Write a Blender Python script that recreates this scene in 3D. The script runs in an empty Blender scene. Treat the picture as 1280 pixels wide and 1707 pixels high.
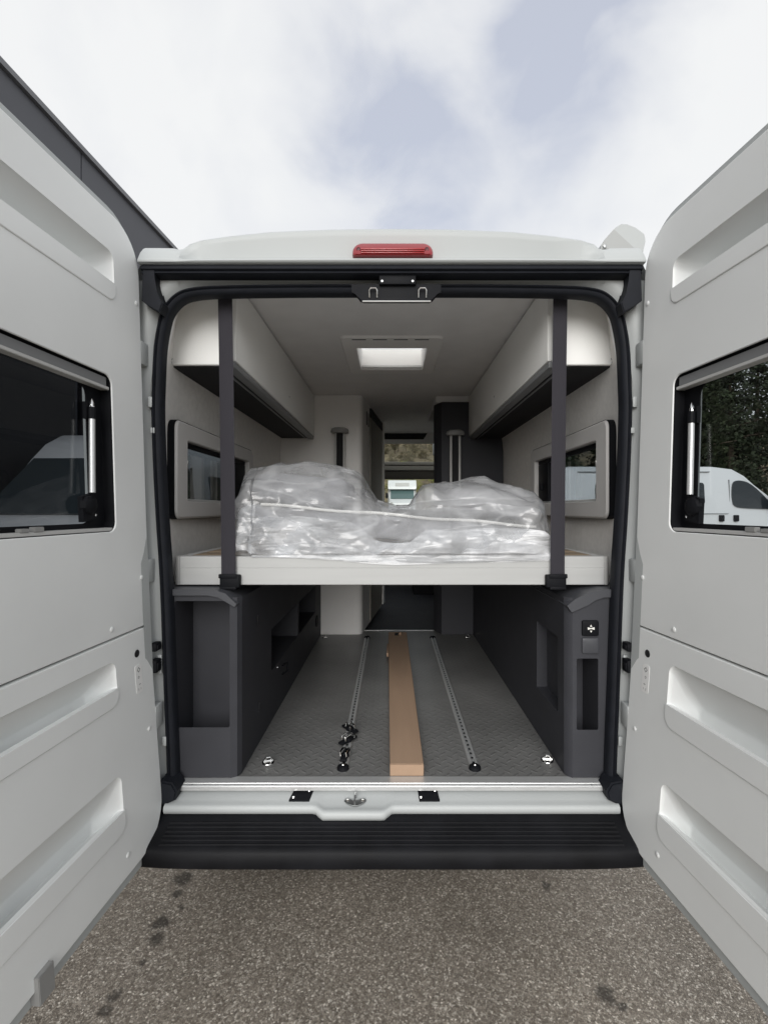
import bpy, bmesh, math, random
from mathutils import Vector, Matrix, noise
R = math.radians
random.seed(7)
SC = bpy.context.scene
COL = SC.collection

# ------------------------------------------------------------------ camera, sky, sun, exposure
CAMZ, F = 1.51, 790.0
cam_d = bpy.data.cameras.new('camera')
cam = bpy.data.objects.new('camera', cam_d); COL.objects.link(cam)
cam_d.sensor_fit = 'HORIZONTAL'; cam_d.sensor_width = 36.0
cam_d.lens = 36.0 * F / 1280.0
cam_d.shift_x = -13 / 1280.0
cam_d.shift_y = -3.5 / 1280.0
cam_d.clip_start = 0.02; cam_d.clip_end = 2000
cam.location = (0, 0, CAMZ); cam.rotation_euler = (R(90), 0, 0)
SC.camera = cam

SUN_EL, SUN_AZ = 23.0, 187.0          # veiled sun behind the camera, spread wide by thin cloud
w = bpy.data.worlds.new('World'); SC.world = w; w.use_nodes = True
wt = w.node_tree; wt.nodes.clear()
WN, WL = wt.nodes, wt.links
def wn(t, **kw):
    n = WN.new(t)
    for k, v in kw.items(): setattr(n, k, v)
    return n
sky = wn('ShaderNodeTexSky', sky_type='NISHITA', sun_disc=False)
sky.sun_elevation = R(SUN_EL); sky.sun_rotation = R(SUN_AZ)
bg_sky = wn('ShaderNodeBackground'); bg_sky.inputs[1].default_value = 0.10
bg_cl = wn('ShaderNodeBackground'); bg_cl.inputs[1].default_value = 1.0
mixs = wn('ShaderNodeMixShader'); outw = wn('ShaderNodeOutputWorld')
WL.new(sky.outputs[0], bg_sky.inputs[0])
tc = wn('ShaderNodeTexCoord')
# cloud deck: soft noise over the view direction, plus a few thinner places
mp = wn('ShaderNodeMapping'); mp.inputs['Scale'].default_value = (1.0, 1.0, 1.3)
WL.new(tc.outputs['Generated'], mp.inputs[0])
nz = wn('ShaderNodeTexNoise'); nz.inputs['Scale'].default_value = 2.6; nz.inputs['Detail'].default_value = 5
nz.inputs['Roughness'].default_value = 0.5; nz.inputs['Distortion'].default_value = 0.5
WL.new(mp.outputs[0], nz.inputs['Vector'])
nz2 = wn('ShaderNodeTexNoise'); nz2.inputs['Scale'].default_value = 5.0; nz2.inputs['Detail'].default_value = 5
nz2.inputs['Distortion'].default_value = 0.3
WL.new(mp.outputs[0], nz2.inputs['Vector'])
def math_(op, a, b=None, clamp=False):
    n = wn('ShaderNodeMath', operation=op); n.use_clamp = clamp
    for i, v in enumerate((a, b)):
        if v is None: continue
        if isinstance(v, (int, float)): n.inputs[i].default_value = v
        else: WL.new(v, n.inputs[i])
    return n.outputs[0]
def thin(dx, dy, dz, rad, amt):                     # a thinner place in the cloud deck in one direction
    d = Vector((dx, dy, dz)).normalized()
    vm = wn('ShaderNodeVectorMath', operation='DISTANCE'); vm.inputs[1].default_value = d
    vn = wn('ShaderNodeVectorMath', operation='MULTIPLY_ADD')    # wobble the edge
    vn.inputs[1].default_value = (0.34, 0.34, 0.34)
    WL.new(nz2.outputs['Color'], vn.inputs[0])
    sub = wn('ShaderNodeVectorMath', operation='ADD'); WL.new(tc.outputs['Generated'], sub.inputs[0])
    sub.inputs[1].default_value = (-0.17, -0.17, -0.17)
    WL.new(sub.outputs[0], vn.inputs[2]); WL.new(vn.outputs[0], vm.inputs[0])
    mr = wn('ShaderNodeMapRange', interpolation_type='SMOOTHSTEP')
    mr.inputs['From Min'].default_value = rad; mr.inputs['From Max'].default_value = 0.0
    mr.inputs['To Min'].default_value = 0.0; mr.inputs['To Max'].default_value = amt
    WL.new(vm.outputs['Value'], mr.inputs['Value'])
    return mr.outputs['Result']
acc = None
for a in ((-.05, .79, .76, .20, .50), (.02, .79, .66, .20, .55), (.27, .79, .85, .20, .62), (.30, .79, .72, .20, .60), (.16, .79, .58, .24, .42), (.02, .79, .56, .2, .35),
          (-.5, .2, .9, .4, .7), (.6, -.4, .8, .45, .8), (-.2, -.8, .6, .4, .7), (.7, .3, .6, .2, .4)):
    t = thin(*a)
    acc = t if acc is None else math_('ADD', acc, t)
base = math_('MULTIPLY_ADD', nz.outputs['Fac'], 1.4); WN[-1].inputs[2].default_value = -0.62
tot = math_('ADD', math_('MAXIMUM', base, 0.0), acc, True)
ramp = wn('ShaderNodeValToRGB')
ramp.color_ramp.elements[0].position = 0.0; ramp.color_ramp.elements[0].color = (0.395, 0.398, 0.399, 1)
ramp.color_ramp.elements[1].position = 1.0; ramp.color_ramp.elements[1].color = (0.26, 0.27, 0.305, 1)
e = ramp.color_ramp.elements.new(0.45); e.color = (0.345, 0.350, 0.363, 1)
WL.new(tot, ramp.inputs[0]); WL.new(ramp.outputs[0], bg_cl.inputs[0])
cover = math_('SUBTRACT', 0.97, math_('MULTIPLY', tot, 0.12))
WL.new(cover, mixs.inputs[0]); WL.new(bg_sky.outputs[0], mixs.inputs[1]); WL.new(bg_cl.outputs[0], mixs.inputs[2])
WL.new(mixs.outputs[0], outw.inputs[0])

sun_d = bpy.data.lights.new('sun', 'SUN'); sun = bpy.data.objects.new('sun', sun_d); COL.objects.link(sun)
sun_d.energy = 1.2; sun_d.angle = R(45); sun_d.color = (1.0, 0.98, 0.95)
az = R(SUN_AZ); el = R(SUN_EL)
sd = Vector((math.sin(az) * math.cos(el), math.cos(az) * math.cos(el), math.sin(el)))
sun.rotation_euler = (-sd).to_track_quat('-Z', 'Y').to_euler(); sun.location = sd * 50

vs = SC.view_settings
SC.display_settings.display_device = 'sRGB'
vs.view_transform = 'Standard'; vs.look = 'None'; vs.gamma = 1.0; vs.use_curve_mapping = False
vs.exposure = 1.22
cy = SC.cycles
cy.max_bounces = 12; cy.diffuse_bounces = 7; cy.glossy_bounces = 4; cy.transmission_bounces = 8; cy.transparent_max_bounces = 24
cy.sample_clamp_indirect = 4.0; cy.caustics_reflective = False; cy.caustics_refractive = False
cy.use_denoising = True

# ------------------------------------------------------------------ materials
MATS = {}
def mat(name, col, rough=0.5, metal=0.0, spec=0.5, coat=0.0, bump=None, var=0.0, vscale=6.0, trans=0.0, ior=None, stretch=None):
    """Principled material; var = soft colour mottling, bump = (scale, strength)."""
    m = bpy.data.materials.new(name); m.use_nodes = True
    nt = m.node_tree; b = nt.nodes['Principled BSDF']
    b.inputs['Base Color'].default_value = (*col, 1); b.inputs['Roughness'].default_value = rough
    b.inputs['Metallic'].default_value = metal; b.inputs['Specular IOR Level'].default_value = spec
    b.inputs['Coat Weight'].default_value = coat; b.inputs['Coat Roughness'].default_value = 0.08
    if trans: b.inputs['Transmission Weight'].default_value = trans
    if ior: b.inputs['IOR'].default_value = ior
    t = nt.nodes.new('ShaderNodeTexCoord'); vec = t.outputs['Object']
    if stretch:
        mpn = nt.nodes.new('ShaderNodeMapping'); mpn.inputs['Scale'].default_value = stretch
        nt.links.new(vec, mpn.inputs[0]); vec = mpn.outputs[0]
    if var:
        n = nt.nodes.new('ShaderNodeTexNoise'); n.inputs['Scale'].default_value = vscale; n.inputs['Detail'].default_value = 6
        nt.links.new(vec, n.inputs['Vector'])
        r = nt.nodes.new('ShaderNodeMapRange'); r.inputs['From Min'].default_value = 0.3; r.inputs['From Max'].default_value = 0.7
        r.inputs['To Min'].default_value = 1 - var; r.inputs['To Max'].default_value = 1 + var
        nt.links.new(n.outputs['Fac'], r.inputs['Value'])
        mx = nt.nodes.new('ShaderNodeVectorMath'); mx.operation = 'SCALE'; mx.inputs[0].default_value = col
        nt.links.new(r.outputs[0], mx.inputs['Scale']); nt.links.new(mx.outputs[0], b.inputs['Base Color'])
        r2 = nt.nodes.new('ShaderNodeMapRange'); r2.inputs['To Min'].default_value = max(0, rough - 0.1); r2.inputs['To Max'].default_value = min(1, rough + 0.1)
        nt.links.new(n.outputs['Fac'], r2.inputs['Value']); nt.links.new(r2.outputs[0], b.inputs['Roughness'])
    if bump:
        n = nt.nodes.new('ShaderNodeTexNoise'); n.inputs['Scale'].default_value = bump[0]; n.inputs['Detail'].default_value = 4
        nt.links.new(vec, n.inputs['Vector'])
        bp = nt.nodes.new('ShaderNodeBump'); bp.inputs['Strength'].default_value = bump[1]; bp.inputs['Distance'].default_value = 0.002
        nt.links.new(n.outputs['Fac'], bp.inputs['Height']); nt.links.new(bp.outputs[0], b.inputs['Normal'])
    MATS[name] = m
    return m
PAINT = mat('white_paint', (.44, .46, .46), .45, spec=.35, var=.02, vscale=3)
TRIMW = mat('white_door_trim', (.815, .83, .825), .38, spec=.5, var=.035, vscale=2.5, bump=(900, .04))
RUBBER = mat('black_rubber', (.012, .0135, .018), .6, spec=.2, var=.15, vscale=20, bump=(300, .1))
BLACKP = mat('black_plastic', (.007, .0075, .0095), .6, spec=.14, var=.1, vscale=15, bump=(500, .15))
BUMPERM = mat('grained_black_plastic', (.0075, .0078, .0095), .5, spec=.16, var=.4, vscale=7, bump=(700, .35))
ANTH = mat('anthracite_laminate', (.042, .043, .050), .62, spec=.3, var=.08, vscale=9, bump=(400, .08))
ANTHL = mat('anthracite_trim', (.06, .062, .070), .45, spec=.4)
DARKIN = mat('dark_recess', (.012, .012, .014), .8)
FELT = mat('grey_beige_felt', (.76, .745, .72), .95, spec=.1, var=.05, vscale=40, bump=(700, .4))
CEILM = mat('ceiling_panel', (.84, .835, .83), .85, spec=.2, var=.03, vscale=8, bump=(500, .15))
CREAM = mat('cream_laminate', (.86, .86, .84), .5, spec=.3, var=.015, vscale=5)
WETW = mat('warm_white_wall', (.90, .89, .875), .5, spec=.3, var=.02, vscale=3)
ALU = mat('brushed_aluminium', (.66, .67, .67), .34, metal=.55, var=.06, vscale=30, stretch=(1, 12, 12))
ALUW = mat('white_anodised_aluminium', (.44, .445, .44), .5, metal=.0, spec=.4, var=.03, vscale=3, stretch=(1, 1, 14))
CHROME = mat('chrome', (.75, .75, .74), .12, metal=1.0)
STEEL = mat('zinc_steel', (.45, .46, .46), .35, metal=1.0, var=.1, vscale=40)
REDL = mat('red_lens', (.24, .012, .018), .18, spec=.6, coat=.5)
WEB = mat('grey_webbing', (.038, .036, .043), .85, spec=.2, bump=(900, .5), stretch=(3, 3, 1))
WOOD = mat('plywood_board', (.30, .23, .16), .7, var=.2, vscale=12, stretch=(1, 8, 1))
MATTR = mat('mattress_fabric', (.27, .27, .28), .95, spec=.1, var=.06, vscale=10, bump=(300, .3))
PIPING = mat('white_piping', (.80, .79, .75), .7)
SASH = mat('grey_window_rail', (.20, .205, .21), .4, spec=.4)
RAILW = mat('light_grey_rail', (.50, .50, .49), .4)
GREYP = mat('grey_plastic', (.27, .27, .265), .5)
FRAMEW = mat('window_frame_grey', (.56, .55, .54), .55, bump=(600, .1))
DOORG = mat('greige_door', (.24, .225, .20), .6)
CARD = None
CLADD = mat('grey_cladding', (.085, .089, .104), .5, spec=.4, var=.04, vscale=.6)
CLADT = mat('parapet_flashing', (.16, .165, .18), .4, spec=.5)
DARKPNL = mat('added_dark_panel', (.006, .006, .008), .5, spec=.2)  # near-black for the added panels on the lower hall facade
VANW = mat('van_white_paint', (.74, .76, .77), .3, coat=.3)
VANG = mat('van_grey_paint', (.32, .33, .345), .3, coat=.4)
VANS = mat('van_silver_paint', (.36, .38, .42), .3, coat=.4)
VGLASS = mat('dark_vehicle_glass', (.02, .026, .03), .06, spec=.7)
MHGLASS = mat('motorhome_glass', (.10, .16, .16), .1, spec=.6)
TYRE = mat('tyre_rubber', (.018, .018, .019), .8, var=.2, vscale=20)
RIM = mat('wheel_steel', (.35, .35, .36), .4, metal=.8)
BARK = mat('tree_bark', (.09, .07, .05), .9, var=.3, vscale=8, bump=(20, .8))

def glass(name, tint, fac_gloss=0.06, rough=0.01):
    """Thin pane: tinted see-through with a mirror film on top."""
    m = bpy.data.materials.new(name); m.use_nodes = True; nt = m.node_tree; nt.nodes.clear()
    o = nt.nodes.new('ShaderNodeOutputMaterial'); mx = nt.nodes.new('ShaderNodeMixShader')
    tr = nt.nodes.new('ShaderNodeBsdfTransparent'); tr.inputs[0].default_value = (*tint, 1)
    gl = nt.nodes.new('ShaderNodeBsdfGlossy'); gl.inputs['Roughness'].default_value = rough; gl.inputs[0].default_value = (.9, .9, .9, 1)
    fr = nt.nodes.new('ShaderNodeLayerWeight'); fr.inputs[0].default_value = .5
    pw = nt.nodes.new('ShaderNodeMath'); pw.operation = 'POWER'; pw.inputs[1].default_value = 5; nt.links.new(fr.outputs['Facing'], pw.inputs[0])
    ml = nt.nodes.new('ShaderNodeMath'); ml.operation = 'MULTIPLY_ADD'; ml.inputs[1].default_value = .8; ml.inputs[2].default_value = fac_gloss
    ml.use_clamp = True
    nt.links.new(pw.outputs[0], ml.inputs[0]); nt.links.new(ml.outputs[0], mx.inputs[0])
    nt.links.new(tr.outputs[0], mx.inputs[1]); nt.links.new(gl.outputs[0], mx.inputs[2]); nt.links.new(mx.outputs[0], o.inputs[0])
    return m
TINT = glass('smoked_acrylic', (.50, .53, .55), .03)
CLEAR = glass('clear_windscreen', (.93, .95, .94), .03)

def floor_mat():
    """Grey vinyl with small raised lozenges in alternating directions."""
    m = bpy.data.materials.new('chequer_vinyl'); m.use_nodes = True; nt = m.node_tree; b = nt.nodes['Principled BSDF']
    N, L = nt.nodes, nt.links
    t = N.new('ShaderNodeTexCoord')
    def lozenge(offx, offy, ang):
        sep = N.new('ShaderNodeSeparateXYZ'); L.new(t.outputs['Object'], sep.inputs[0])
        outs = []
        P = 0.050
        for i, off in ((0, offx), (1, offy)):
            a = N.new('ShaderNodeMath'); a.operation = 'MULTIPLY_ADD'; a.inputs[1].default_value = 1 / P; a.inputs[2].default_value = off + 200
            L.new(sep.outputs[i], a.inputs[0])
            f = N.new('ShaderNodeMath'); f.operation = 'FRACT'; L.new(a.outputs[0], f.inputs[0])
            s = N.new('ShaderNodeMath'); s.operation = 'SUBTRACT'; s.inputs[1].default_value = .5; L.new(f.outputs[0], s.inputs[0]); outs.append(s.outputs[0])
        c = N.new('ShaderNodeCombineXYZ'); L.new(outs[0], c.inputs[0]); L.new(outs[1], c.inputs[1])
        vr = N.new('ShaderNodeVectorRotate'); vr.rotation_type = 'Z_AXIS'; vr.inputs['Angle'].default_value = ang; L.new(c.outputs[0], vr.inputs[0])
        sc = N.new('ShaderNodeVectorMath'); sc.operation = 'MULTIPLY'; sc.inputs[1].default_value = (1 / .33, 1 / .10, 0); L.new(vr.outputs[0], sc.inputs[0])
        ln = N.new('ShaderNodeVectorMath'); ln.operation = 'LENGTH'; L.new(sc.outputs[0], ln.inputs[0])
        mr = N.new('ShaderNodeMapRange'); mr.interpolation_type = 'SMOOTHSTEP'
        mr.inputs['From Min'].default_value = 1.05; mr.inputs['From Max'].default_value = .65; L.new(ln.outputs['Value'], mr.inputs['Value'])
        return mr.outputs[0]
    mx = N.new('ShaderNodeMath'); mx.operation = 'MAXIMUM'
    L.new(lozenge(0, 0, R(45)), mx.inputs[0]); L.new(lozenge(.5, .5, R(-45)), mx.inputs[1])
    bp = N.new('ShaderNodeBump'); bp.inputs['Strength'].default_value = .7; bp.inputs['Distance'].default_value = .0025
    L.new(mx.outputs[0], bp.inputs['Height']); L.new(bp.outputs[0], b.inputs['Normal'])
    n = N.new('ShaderNodeTexNoise'); n.inputs['Scale'].default_value = 3.5; n.inputs['Detail'].default_value = 8; L.new(t.outputs['Object'], n.inputs[0])
    cr = N.new('ShaderNodeValToRGB'); cr.color_ramp.elements[0].position = .3; cr.color_ramp.elements[0].color = (.150, .150, .147, 1)
    cr.color_ramp.elements[1].position = .7; cr.color_ramp.elements[1].color = (.200, .199, .195, 1)
    L.new(n.outputs['Fac'], cr.inputs[0]); L.new(cr.outputs[0], b.inputs['Base Color'])
    b.inputs['Roughness'].default_value = .36; b.inputs['Specular IOR Level'].default_value = .5
    return m
VINYL = floor_mat()

def card_mat():
    m = mat('brown_cardboard', (.40, .275, .19), .75, spec=.2, var=.05, vscale=18, bump=(260, .08), stretch=(1, .15, 1))
    return m
CARD = card_mat()

STAINS = [(-.855, 1.94, .045), (-.845, 1.86, .02), (-.845, 1.73, .04), (-.825, 1.665, .033), (-.832, 1.575, .018), (-.858, 1.47, .024), (-.862, 1.43, .02),
          (.665, 1.475, .035), (.70, 1.44, .02), (.62, 1.90, .02), (-.80, 1.79, .014)]
def asphalt_mat():
    m = bpy.data.materials.new('coarse_asphalt'); m.use_nodes = True; nt = m.node_tree; b = nt.nodes['Principled BSDF']
    N, L = nt.nodes, nt.links
    t = N.new('ShaderNodeTexCoord'); O = t.outputs['Object']
    # wobble so the chips are not round
    nd = N.new('ShaderNodeTexNoise'); nd.inputs['Scale'].default_value = 160; nd.inputs['Detail'].default_value = 2; L.new(O, nd.inputs[0])
    va = N.new('ShaderNodeVectorMath'); va.operation = 'MULTIPLY_ADD'; va.inputs[1].default_value = (.008, .008, .008)
    L.new(nd.outputs['Color'], va.inputs[0]); L.new(O, va.inputs[2])
    v1 = N.new('ShaderNodeTexVoronoi'); v1.inputs['Scale'].default_value = 170; L.new(va.outputs[0], v1.inputs['Vector'])
    v2 = N.new('ShaderNodeTexVoronoi'); v2.inputs['Scale'].default_value = 170; v2.feature = 'DISTANCE_TO_EDGE'; L.new(va.outputs[0], v2.inputs['Vector'])
    v3 = N.new('ShaderNodeTexVoronoi'); v3.inputs['Scale'].default_value = 260; L.new(va.outputs[0], v3.inputs['Vector'])
    sep = N.new('ShaderNodeSeparateColor'); L.new(v1.outputs['Color'], sep.inputs[0])
    cr = N.new('ShaderNodeValToRGB'); els = cr.color_ramp.elements
    els[0].position = 0; els[0].color = (.14, .118, .095, 1); els[1].position = 1; els[1].color = (.56, .515, .455, 1)
    for p, c in ((.35, (.20, .175, .145)), (.66, (.26, .230, .192)), (.84, (.33, .297, .252)), (.94, (.42, .385, .335))):
        e = els.new(p); e.color = (*c, 1)
    L.new(sep.outputs[0], cr.inputs[0])
    sep3 = N.new('ShaderNodeSeparateColor'); L.new(v3.outputs['Color'], sep3.inputs[0])
    ms = N.new('ShaderNodeMapRange'); ms.inputs['To Min'].default_value = .78; ms.inputs['To Max'].default_value = 1.25; L.new(sep3.outputs[1], ms.inputs['Value'])
    s1 = N.new('ShaderNodeVectorMath'); s1.operation = 'SCALE'; L.new(cr.outputs[0], s1.inputs[0]); L.new(ms.outputs[0], s1.inputs['Scale'])
    # bitumen between the chips
    eg = N.new('ShaderNodeMapRange'); eg.inputs['From Max'].default_value = .09; eg.inputs['To Min'].default_value = .45; L.new(v2.outputs['Distance'], eg.inputs['Value'])
    s2 = N.new('ShaderNodeVectorMath'); s2.operation = 'SCALE'; L.new(s1.outputs[0], s2.inputs[0]); L.new(eg.outputs[0], s2.inputs['Scale'])
    # broad patchiness
    nb = N.new('ShaderNodeTexNoise'); nb.inputs['Scale'].default_value = 2.2; nb.inputs['Detail'].default_value = 6; L.new(O, nb.inputs[0])
    mb = N.new('ShaderNodeMapRange'); mb.inputs['From Min'].default_value = .3; mb.inputs['From Max'].default_value = .7
    mb.inputs['To Min'].default_value = 1.12; mb.inputs['To Max'].default_value = 1.42; L.new(nb.outputs['Fac'], mb.inputs['Value'])
    s3 = N.new('ShaderNodeVectorMath'); s3.operation = 'SCALE'; L.new(s2.outputs[0], s3.inputs[0]); L.new(mb.outputs[0], s3.inputs['Scale'])
    # oil drips
    nw = N.new('ShaderNodeTexNoise'); nw.inputs['Scale'].default_value = 28; nw.inputs['Detail'].default_value = 3; L.new(O, nw.inputs[0])
    wv = N.new('ShaderNodeVectorMath'); wv.operation = 'MULTIPLY_ADD'; wv.inputs[1].default_value = (.05, .05, 0); L.new(nw.outputs['Color'], wv.inputs[0]); L.new(O, wv.inputs[2])
    prev = None
    for x, y, r in STAINS:
        d = N.new('ShaderNodeVectorMath'); d.operation = 'DISTANCE'; d.inputs[1].default_value = (x + .025, y + .025, 0); L.new(wv.outputs[0], d.inputs[0])
        q = N.new('ShaderNodeMapRange'); q.interpolation_type = 'SMOOTHSTEP'
        q.inputs['From Min'].default_value = r * 1.15; q.inputs['From Max'].default_value = r * .45; L.new(d.outputs['Value'], q.inputs['Value'])
        if prev is None: prev = q.outputs[0]
        else:
            mm = N.new('ShaderNodeMath'); mm.operation = 'MAXIMUM'; L.new(prev, mm.inputs[0]); L.new(q.outputs[0], mm.inputs[1]); prev = mm.outputs[0]
    mq = N.new('ShaderNodeMapRange'); mq.inputs['To Min'].default_value = 1; mq.inputs['To Max'].default_value = .36; L.new(prev, mq.inputs['Value'])
    s4 = N.new('ShaderNodeVectorMath'); s4.operation = 'SCALE'; L.new(s3.outputs[0], s4.inputs[0]); L.new(mq.outputs[0], s4.inputs['Scale'])
    L.new(s4.outputs[0], b.inputs['Base Color'])
    hm = N.new('ShaderNodeMath'); hm.operation = 'MULTIPLY_ADD'; hm.inputs[1].default_value = .7; L.new(sep.outputs[1], hm.inputs[0]); L.new(eg.outputs[0], hm.inputs[2])
    bp = N.new('ShaderNodeBump'); bp.inputs['Strength'].default_value = .8; bp.inputs['Distance'].default_value = .004
    L.new(hm.outputs[0], bp.inputs['Height']); L.new(bp.outputs[0], b.inputs['Normal'])
    b.inputs['Roughness'].default_value = .62; b.inputs['Specular IOR Level'].default_value = .4
    return m
ASPH = asphalt_mat()

def film_mat(name, lo, hi, nscale, gloss=.16, scs=((4.5, 30), (7, -35), (13, 60), (21, -50)), stretch=(.45, 1, 1.5), bstr=1.0, crease=.3):
    """Thin polythene: partly see-through, milky where it bunches, shiny."""
    m = bpy.data.materials.new(name); m.use_nodes = True; nt = m.node_tree; nt.nodes.clear()
    N, L = nt.nodes, nt.links
    o = N.new('ShaderNodeOutputMaterial')
    t = N.new('ShaderNodeTexCoord')
    n = N.new('ShaderNodeTexNoise'); n.inputs['Scale'].default_value = nscale; n.inputs['Detail'].default_value = 5; n.inputs['Distortion'].default_value = 1.2
    L.new(t.outputs['Object'], n.inputs[0])
    mr = N.new('ShaderNodeMapRange'); mr.interpolation_type = 'SMOOTHSTEP'; mr.inputs['From Min'].default_value = .35; mr.inputs['From Max'].default_value = .68
    mr.inputs['To Min'].default_value = lo; mr.inputs['To Max'].default_value = hi; L.new(n.outputs['Fac'], mr.inputs['Value'])
    tr = N.new('ShaderNodeBsdfTransparent'); tr.inputs[0].default_value = (.96, .97, .98, 1)
    df = N.new('ShaderNodeBsdfDiffuse'); df.inputs[0].default_value = (.80, .81, .83, 1)
    tl = N.new('ShaderNodeBsdfTranslucent'); tl.inputs[0].default_value = (.80, .81, .83, 1)
    gl = N.new('ShaderNodeBsdfGlossy'); gl.inputs['Roughness'].default_value = .24; gl.inputs[0].default_value = (.95, .95, .95, 1)
    m1 = N.new('ShaderNodeMixShader'); m1.inputs[0].default_value = .35; L.new(df.outputs[0], m1.inputs[1]); L.new(tl.outputs[0], m1.inputs[2])
    m2 = N.new('ShaderNodeMixShader'); L.new(mr.outputs[0], m2.inputs[0]); L.new(tr.outputs[0], m2.inputs[1]); L.new(m1.outputs[0], m2.inputs[2])
    fr = N.new('ShaderNodeLayerWeight'); fr.inputs[0].default_value = .5
    pw = N.new('ShaderNodeMath'); pw.operation = 'POWER'; pw.inputs[1].default_value = 5; L.new(fr.outputs['Facing'], pw.inputs[0])
    ad = N.new('ShaderNodeMath'); ad.operation = 'MULTIPLY_ADD'; ad.inputs[1].default_value = .6; ad.inputs[2].default_value = gloss; ad.use_clamp = True; L.new(pw.outputs[0], ad.inputs[0])
    m3 = N.new('ShaderNodeMixShader'); L.new(ad.outputs[0], m3.inputs[0]); L.new(m2.outputs[0], m3.inputs[1]); L.new(gl.outputs[0], m3.inputs[2])
    # fine crinkle
    mp = N.new('ShaderNodeMapping'); mp.inputs['Scale'].default_value = (1, 1, 2.2); mp.inputs['Rotation'].default_value = (0, R(35), 0); L.new(t.outputs['Object'], mp.inputs[0])
    hs = []
    for sc, rot in scs:        # straight creases: folded noise, stretched along three directions
        mq = N.new('ShaderNodeMapping'); mq.inputs['Scale'].default_value = stretch; mq.inputs['Rotation'].default_value = (0, R(rot), 0); L.new(t.outputs['Object'], mq.inputs[0])
        q = N.new('ShaderNodeTexNoise'); q.inputs['Scale'].default_value = sc; q.inputs['Detail'].default_value = 1.5; L.new(mq.outputs[0], q.inputs[0])
        a = N.new('ShaderNodeMath'); a.operation = 'SUBTRACT'; a.inputs[1].default_value = .5; L.new(q.outputs['Fac'], a.inputs[0])
        b = N.new('ShaderNodeMath'); b.operation = 'ABSOLUTE'; L.new(a.outputs[0], b.inputs[0])
        c = N.new('ShaderNodeMath'); c.operation = 'MULTIPLY'; c.inputs[1].default_value = 4.5 / sc; L.new(b.outputs[0], c.inputs[0]); hs.append((b, c))
    n0 = N.new('ShaderNodeMath'); L.new(hs[3][1].outputs[0], n0.inputs[0]); L.new(hs[2][1].outputs[0], n0.inputs[1])
    n1 = N.new('ShaderNodeMath'); L.new(hs[0][1].outputs[0], n1.inputs[0]); L.new(hs[1][1].outputs[0], n1.inputs[1])
    nb = N.new('ShaderNodeMath'); L.new(n1.outputs[0], nb.inputs[0]); L.new(n0.outputs[0], nb.inputs[1])
    crs = N.new('ShaderNodeMapRange'); crs.interpolation_type = 'SMOOTHSTEP'; crs.inputs['From Min'].default_value = .022; crs.inputs['From Max'].default_value = 0; crs.inputs['To Max'].default_value = crease; L.new(hs[1][0].outputs[0], crs.inputs['Value'])
    mk = N.new('ShaderNodeMath'); mk.use_clamp = True; L.new(mr.outputs[0], mk.inputs[0]); L.new(crs.outputs[0], mk.inputs[1]); L.new(mk.outputs[0], m2.inputs[0])
    bp = N.new('ShaderNodeBump'); bp.inputs['Strength'].default_value = bstr; bp.inputs['Distance'].default_value = .07; L.new(nb.outputs[0], bp.inputs['Height'])
    for s in (gl, df, tl):
        L.new(bp.outputs[0], s.inputs['Normal'])
    L.new(m3.outputs[0], o.inputs[0])
    return m
FILM = film_mat('clear_polythene', .26, .50, 3, .06, ((3.2, 35), (5, -30), (9, 55), (15, -20)), (.35, 1, 1.6), .6, .14)
FILM2 = film_mat('bunched_polythene', .30, .97, 5, .045, ((5, 38), (8, -32), (14, 28), (22, -45)), (.28, 1, 1.9), .8, .12)

def leaf_mat(name, col, var):
    m = bpy.data.materials.new(name); m.use_nodes = True; nt = m.node_tree; b = nt.nodes['Principled BSDF']
    oi = nt.nodes.new('ShaderNodeTexCoord'); n = nt.nodes.new('ShaderNodeTexNoise'); n.inputs['Scale'].default_value = 1.1; n.inputs['Detail'].default_value = 5
    nt.links.new(oi.outputs['Object'], n.inputs[0])
    cr = nt.nodes.new('ShaderNodeValToRGB'); cr.color_ramp.elements[0].position = .35; cr.color_ramp.elements[1].position = .65
    cr.color_ramp.elements[0].color = (*[c * (1 - var) for c in col], 1); cr.color_ramp.elements[1].color = (*[min(1, c * (1 + var)) for c in col], 1)
    nt.links.new(n.outputs['Fac'], cr.inputs[0]); nt.links.new(cr.outputs[0], b.inputs['Base Color'])
    b.inputs['Roughness'].default_value = .7
    return m
LEAFD = leaf_mat('dark_needles', (.030, .042, .018), .5)
LEAFY = leaf_mat('yellow_green_leaves', (.16, .17, .035), .5)
LEAFB = leaf_mat('bronze_green_leaves', (.10, .085, .045), .5)
HILLM = mat('bank_earth', (.13, .105, .062), .95, var=.5, vscale=.8, bump=(6, 1.0))

# ------------------------------------------------------------------ helpers
def P(px, py, Y):                       # pixel of the photograph at depth Y -> (X, Z)
    return (px - 653) * Y / F, CAMZ - (py - 850) * Y / F

def obj(name, bm, m, parent=None, smooth=True, angle=35):
    me = bpy.data.meshes.new(name)
    bmesh.ops.remove_doubles(bm, verts=bm.verts, dist=1e-5)
    bmesh.ops.recalc_face_normals(bm, faces=bm.faces)
    bm.to_mesh(me); bm.free()
    for x in (m if isinstance(m, (list, tuple)) else [m]): me.materials.append(x)
    if smooth:
        for p in me.polygons: p.use_smooth = True
        me.set_sharp_from_angle(angle=R(angle))
    o = bpy.data.objects.new(name, me); COL.objects.link(o)
    if parent: o.parent = parent
    return o
def weighted(o):
    m = o.modifiers.new('weighted_normal', 'WEIGHTED_NORMAL'); m.keep_sharp = True; m.weight = 100; m.mode = 'FACE_AREA'
    return o
def share(name, src, parent=None, loc=None, rot=None):
    o = bpy.data.objects.new(name, src.data); COL.objects.link(o)
    if parent: o.parent = parent
    if loc is not None: o.location = loc
    if rot is not None: o.rotation_euler = rot
    return o
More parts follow.
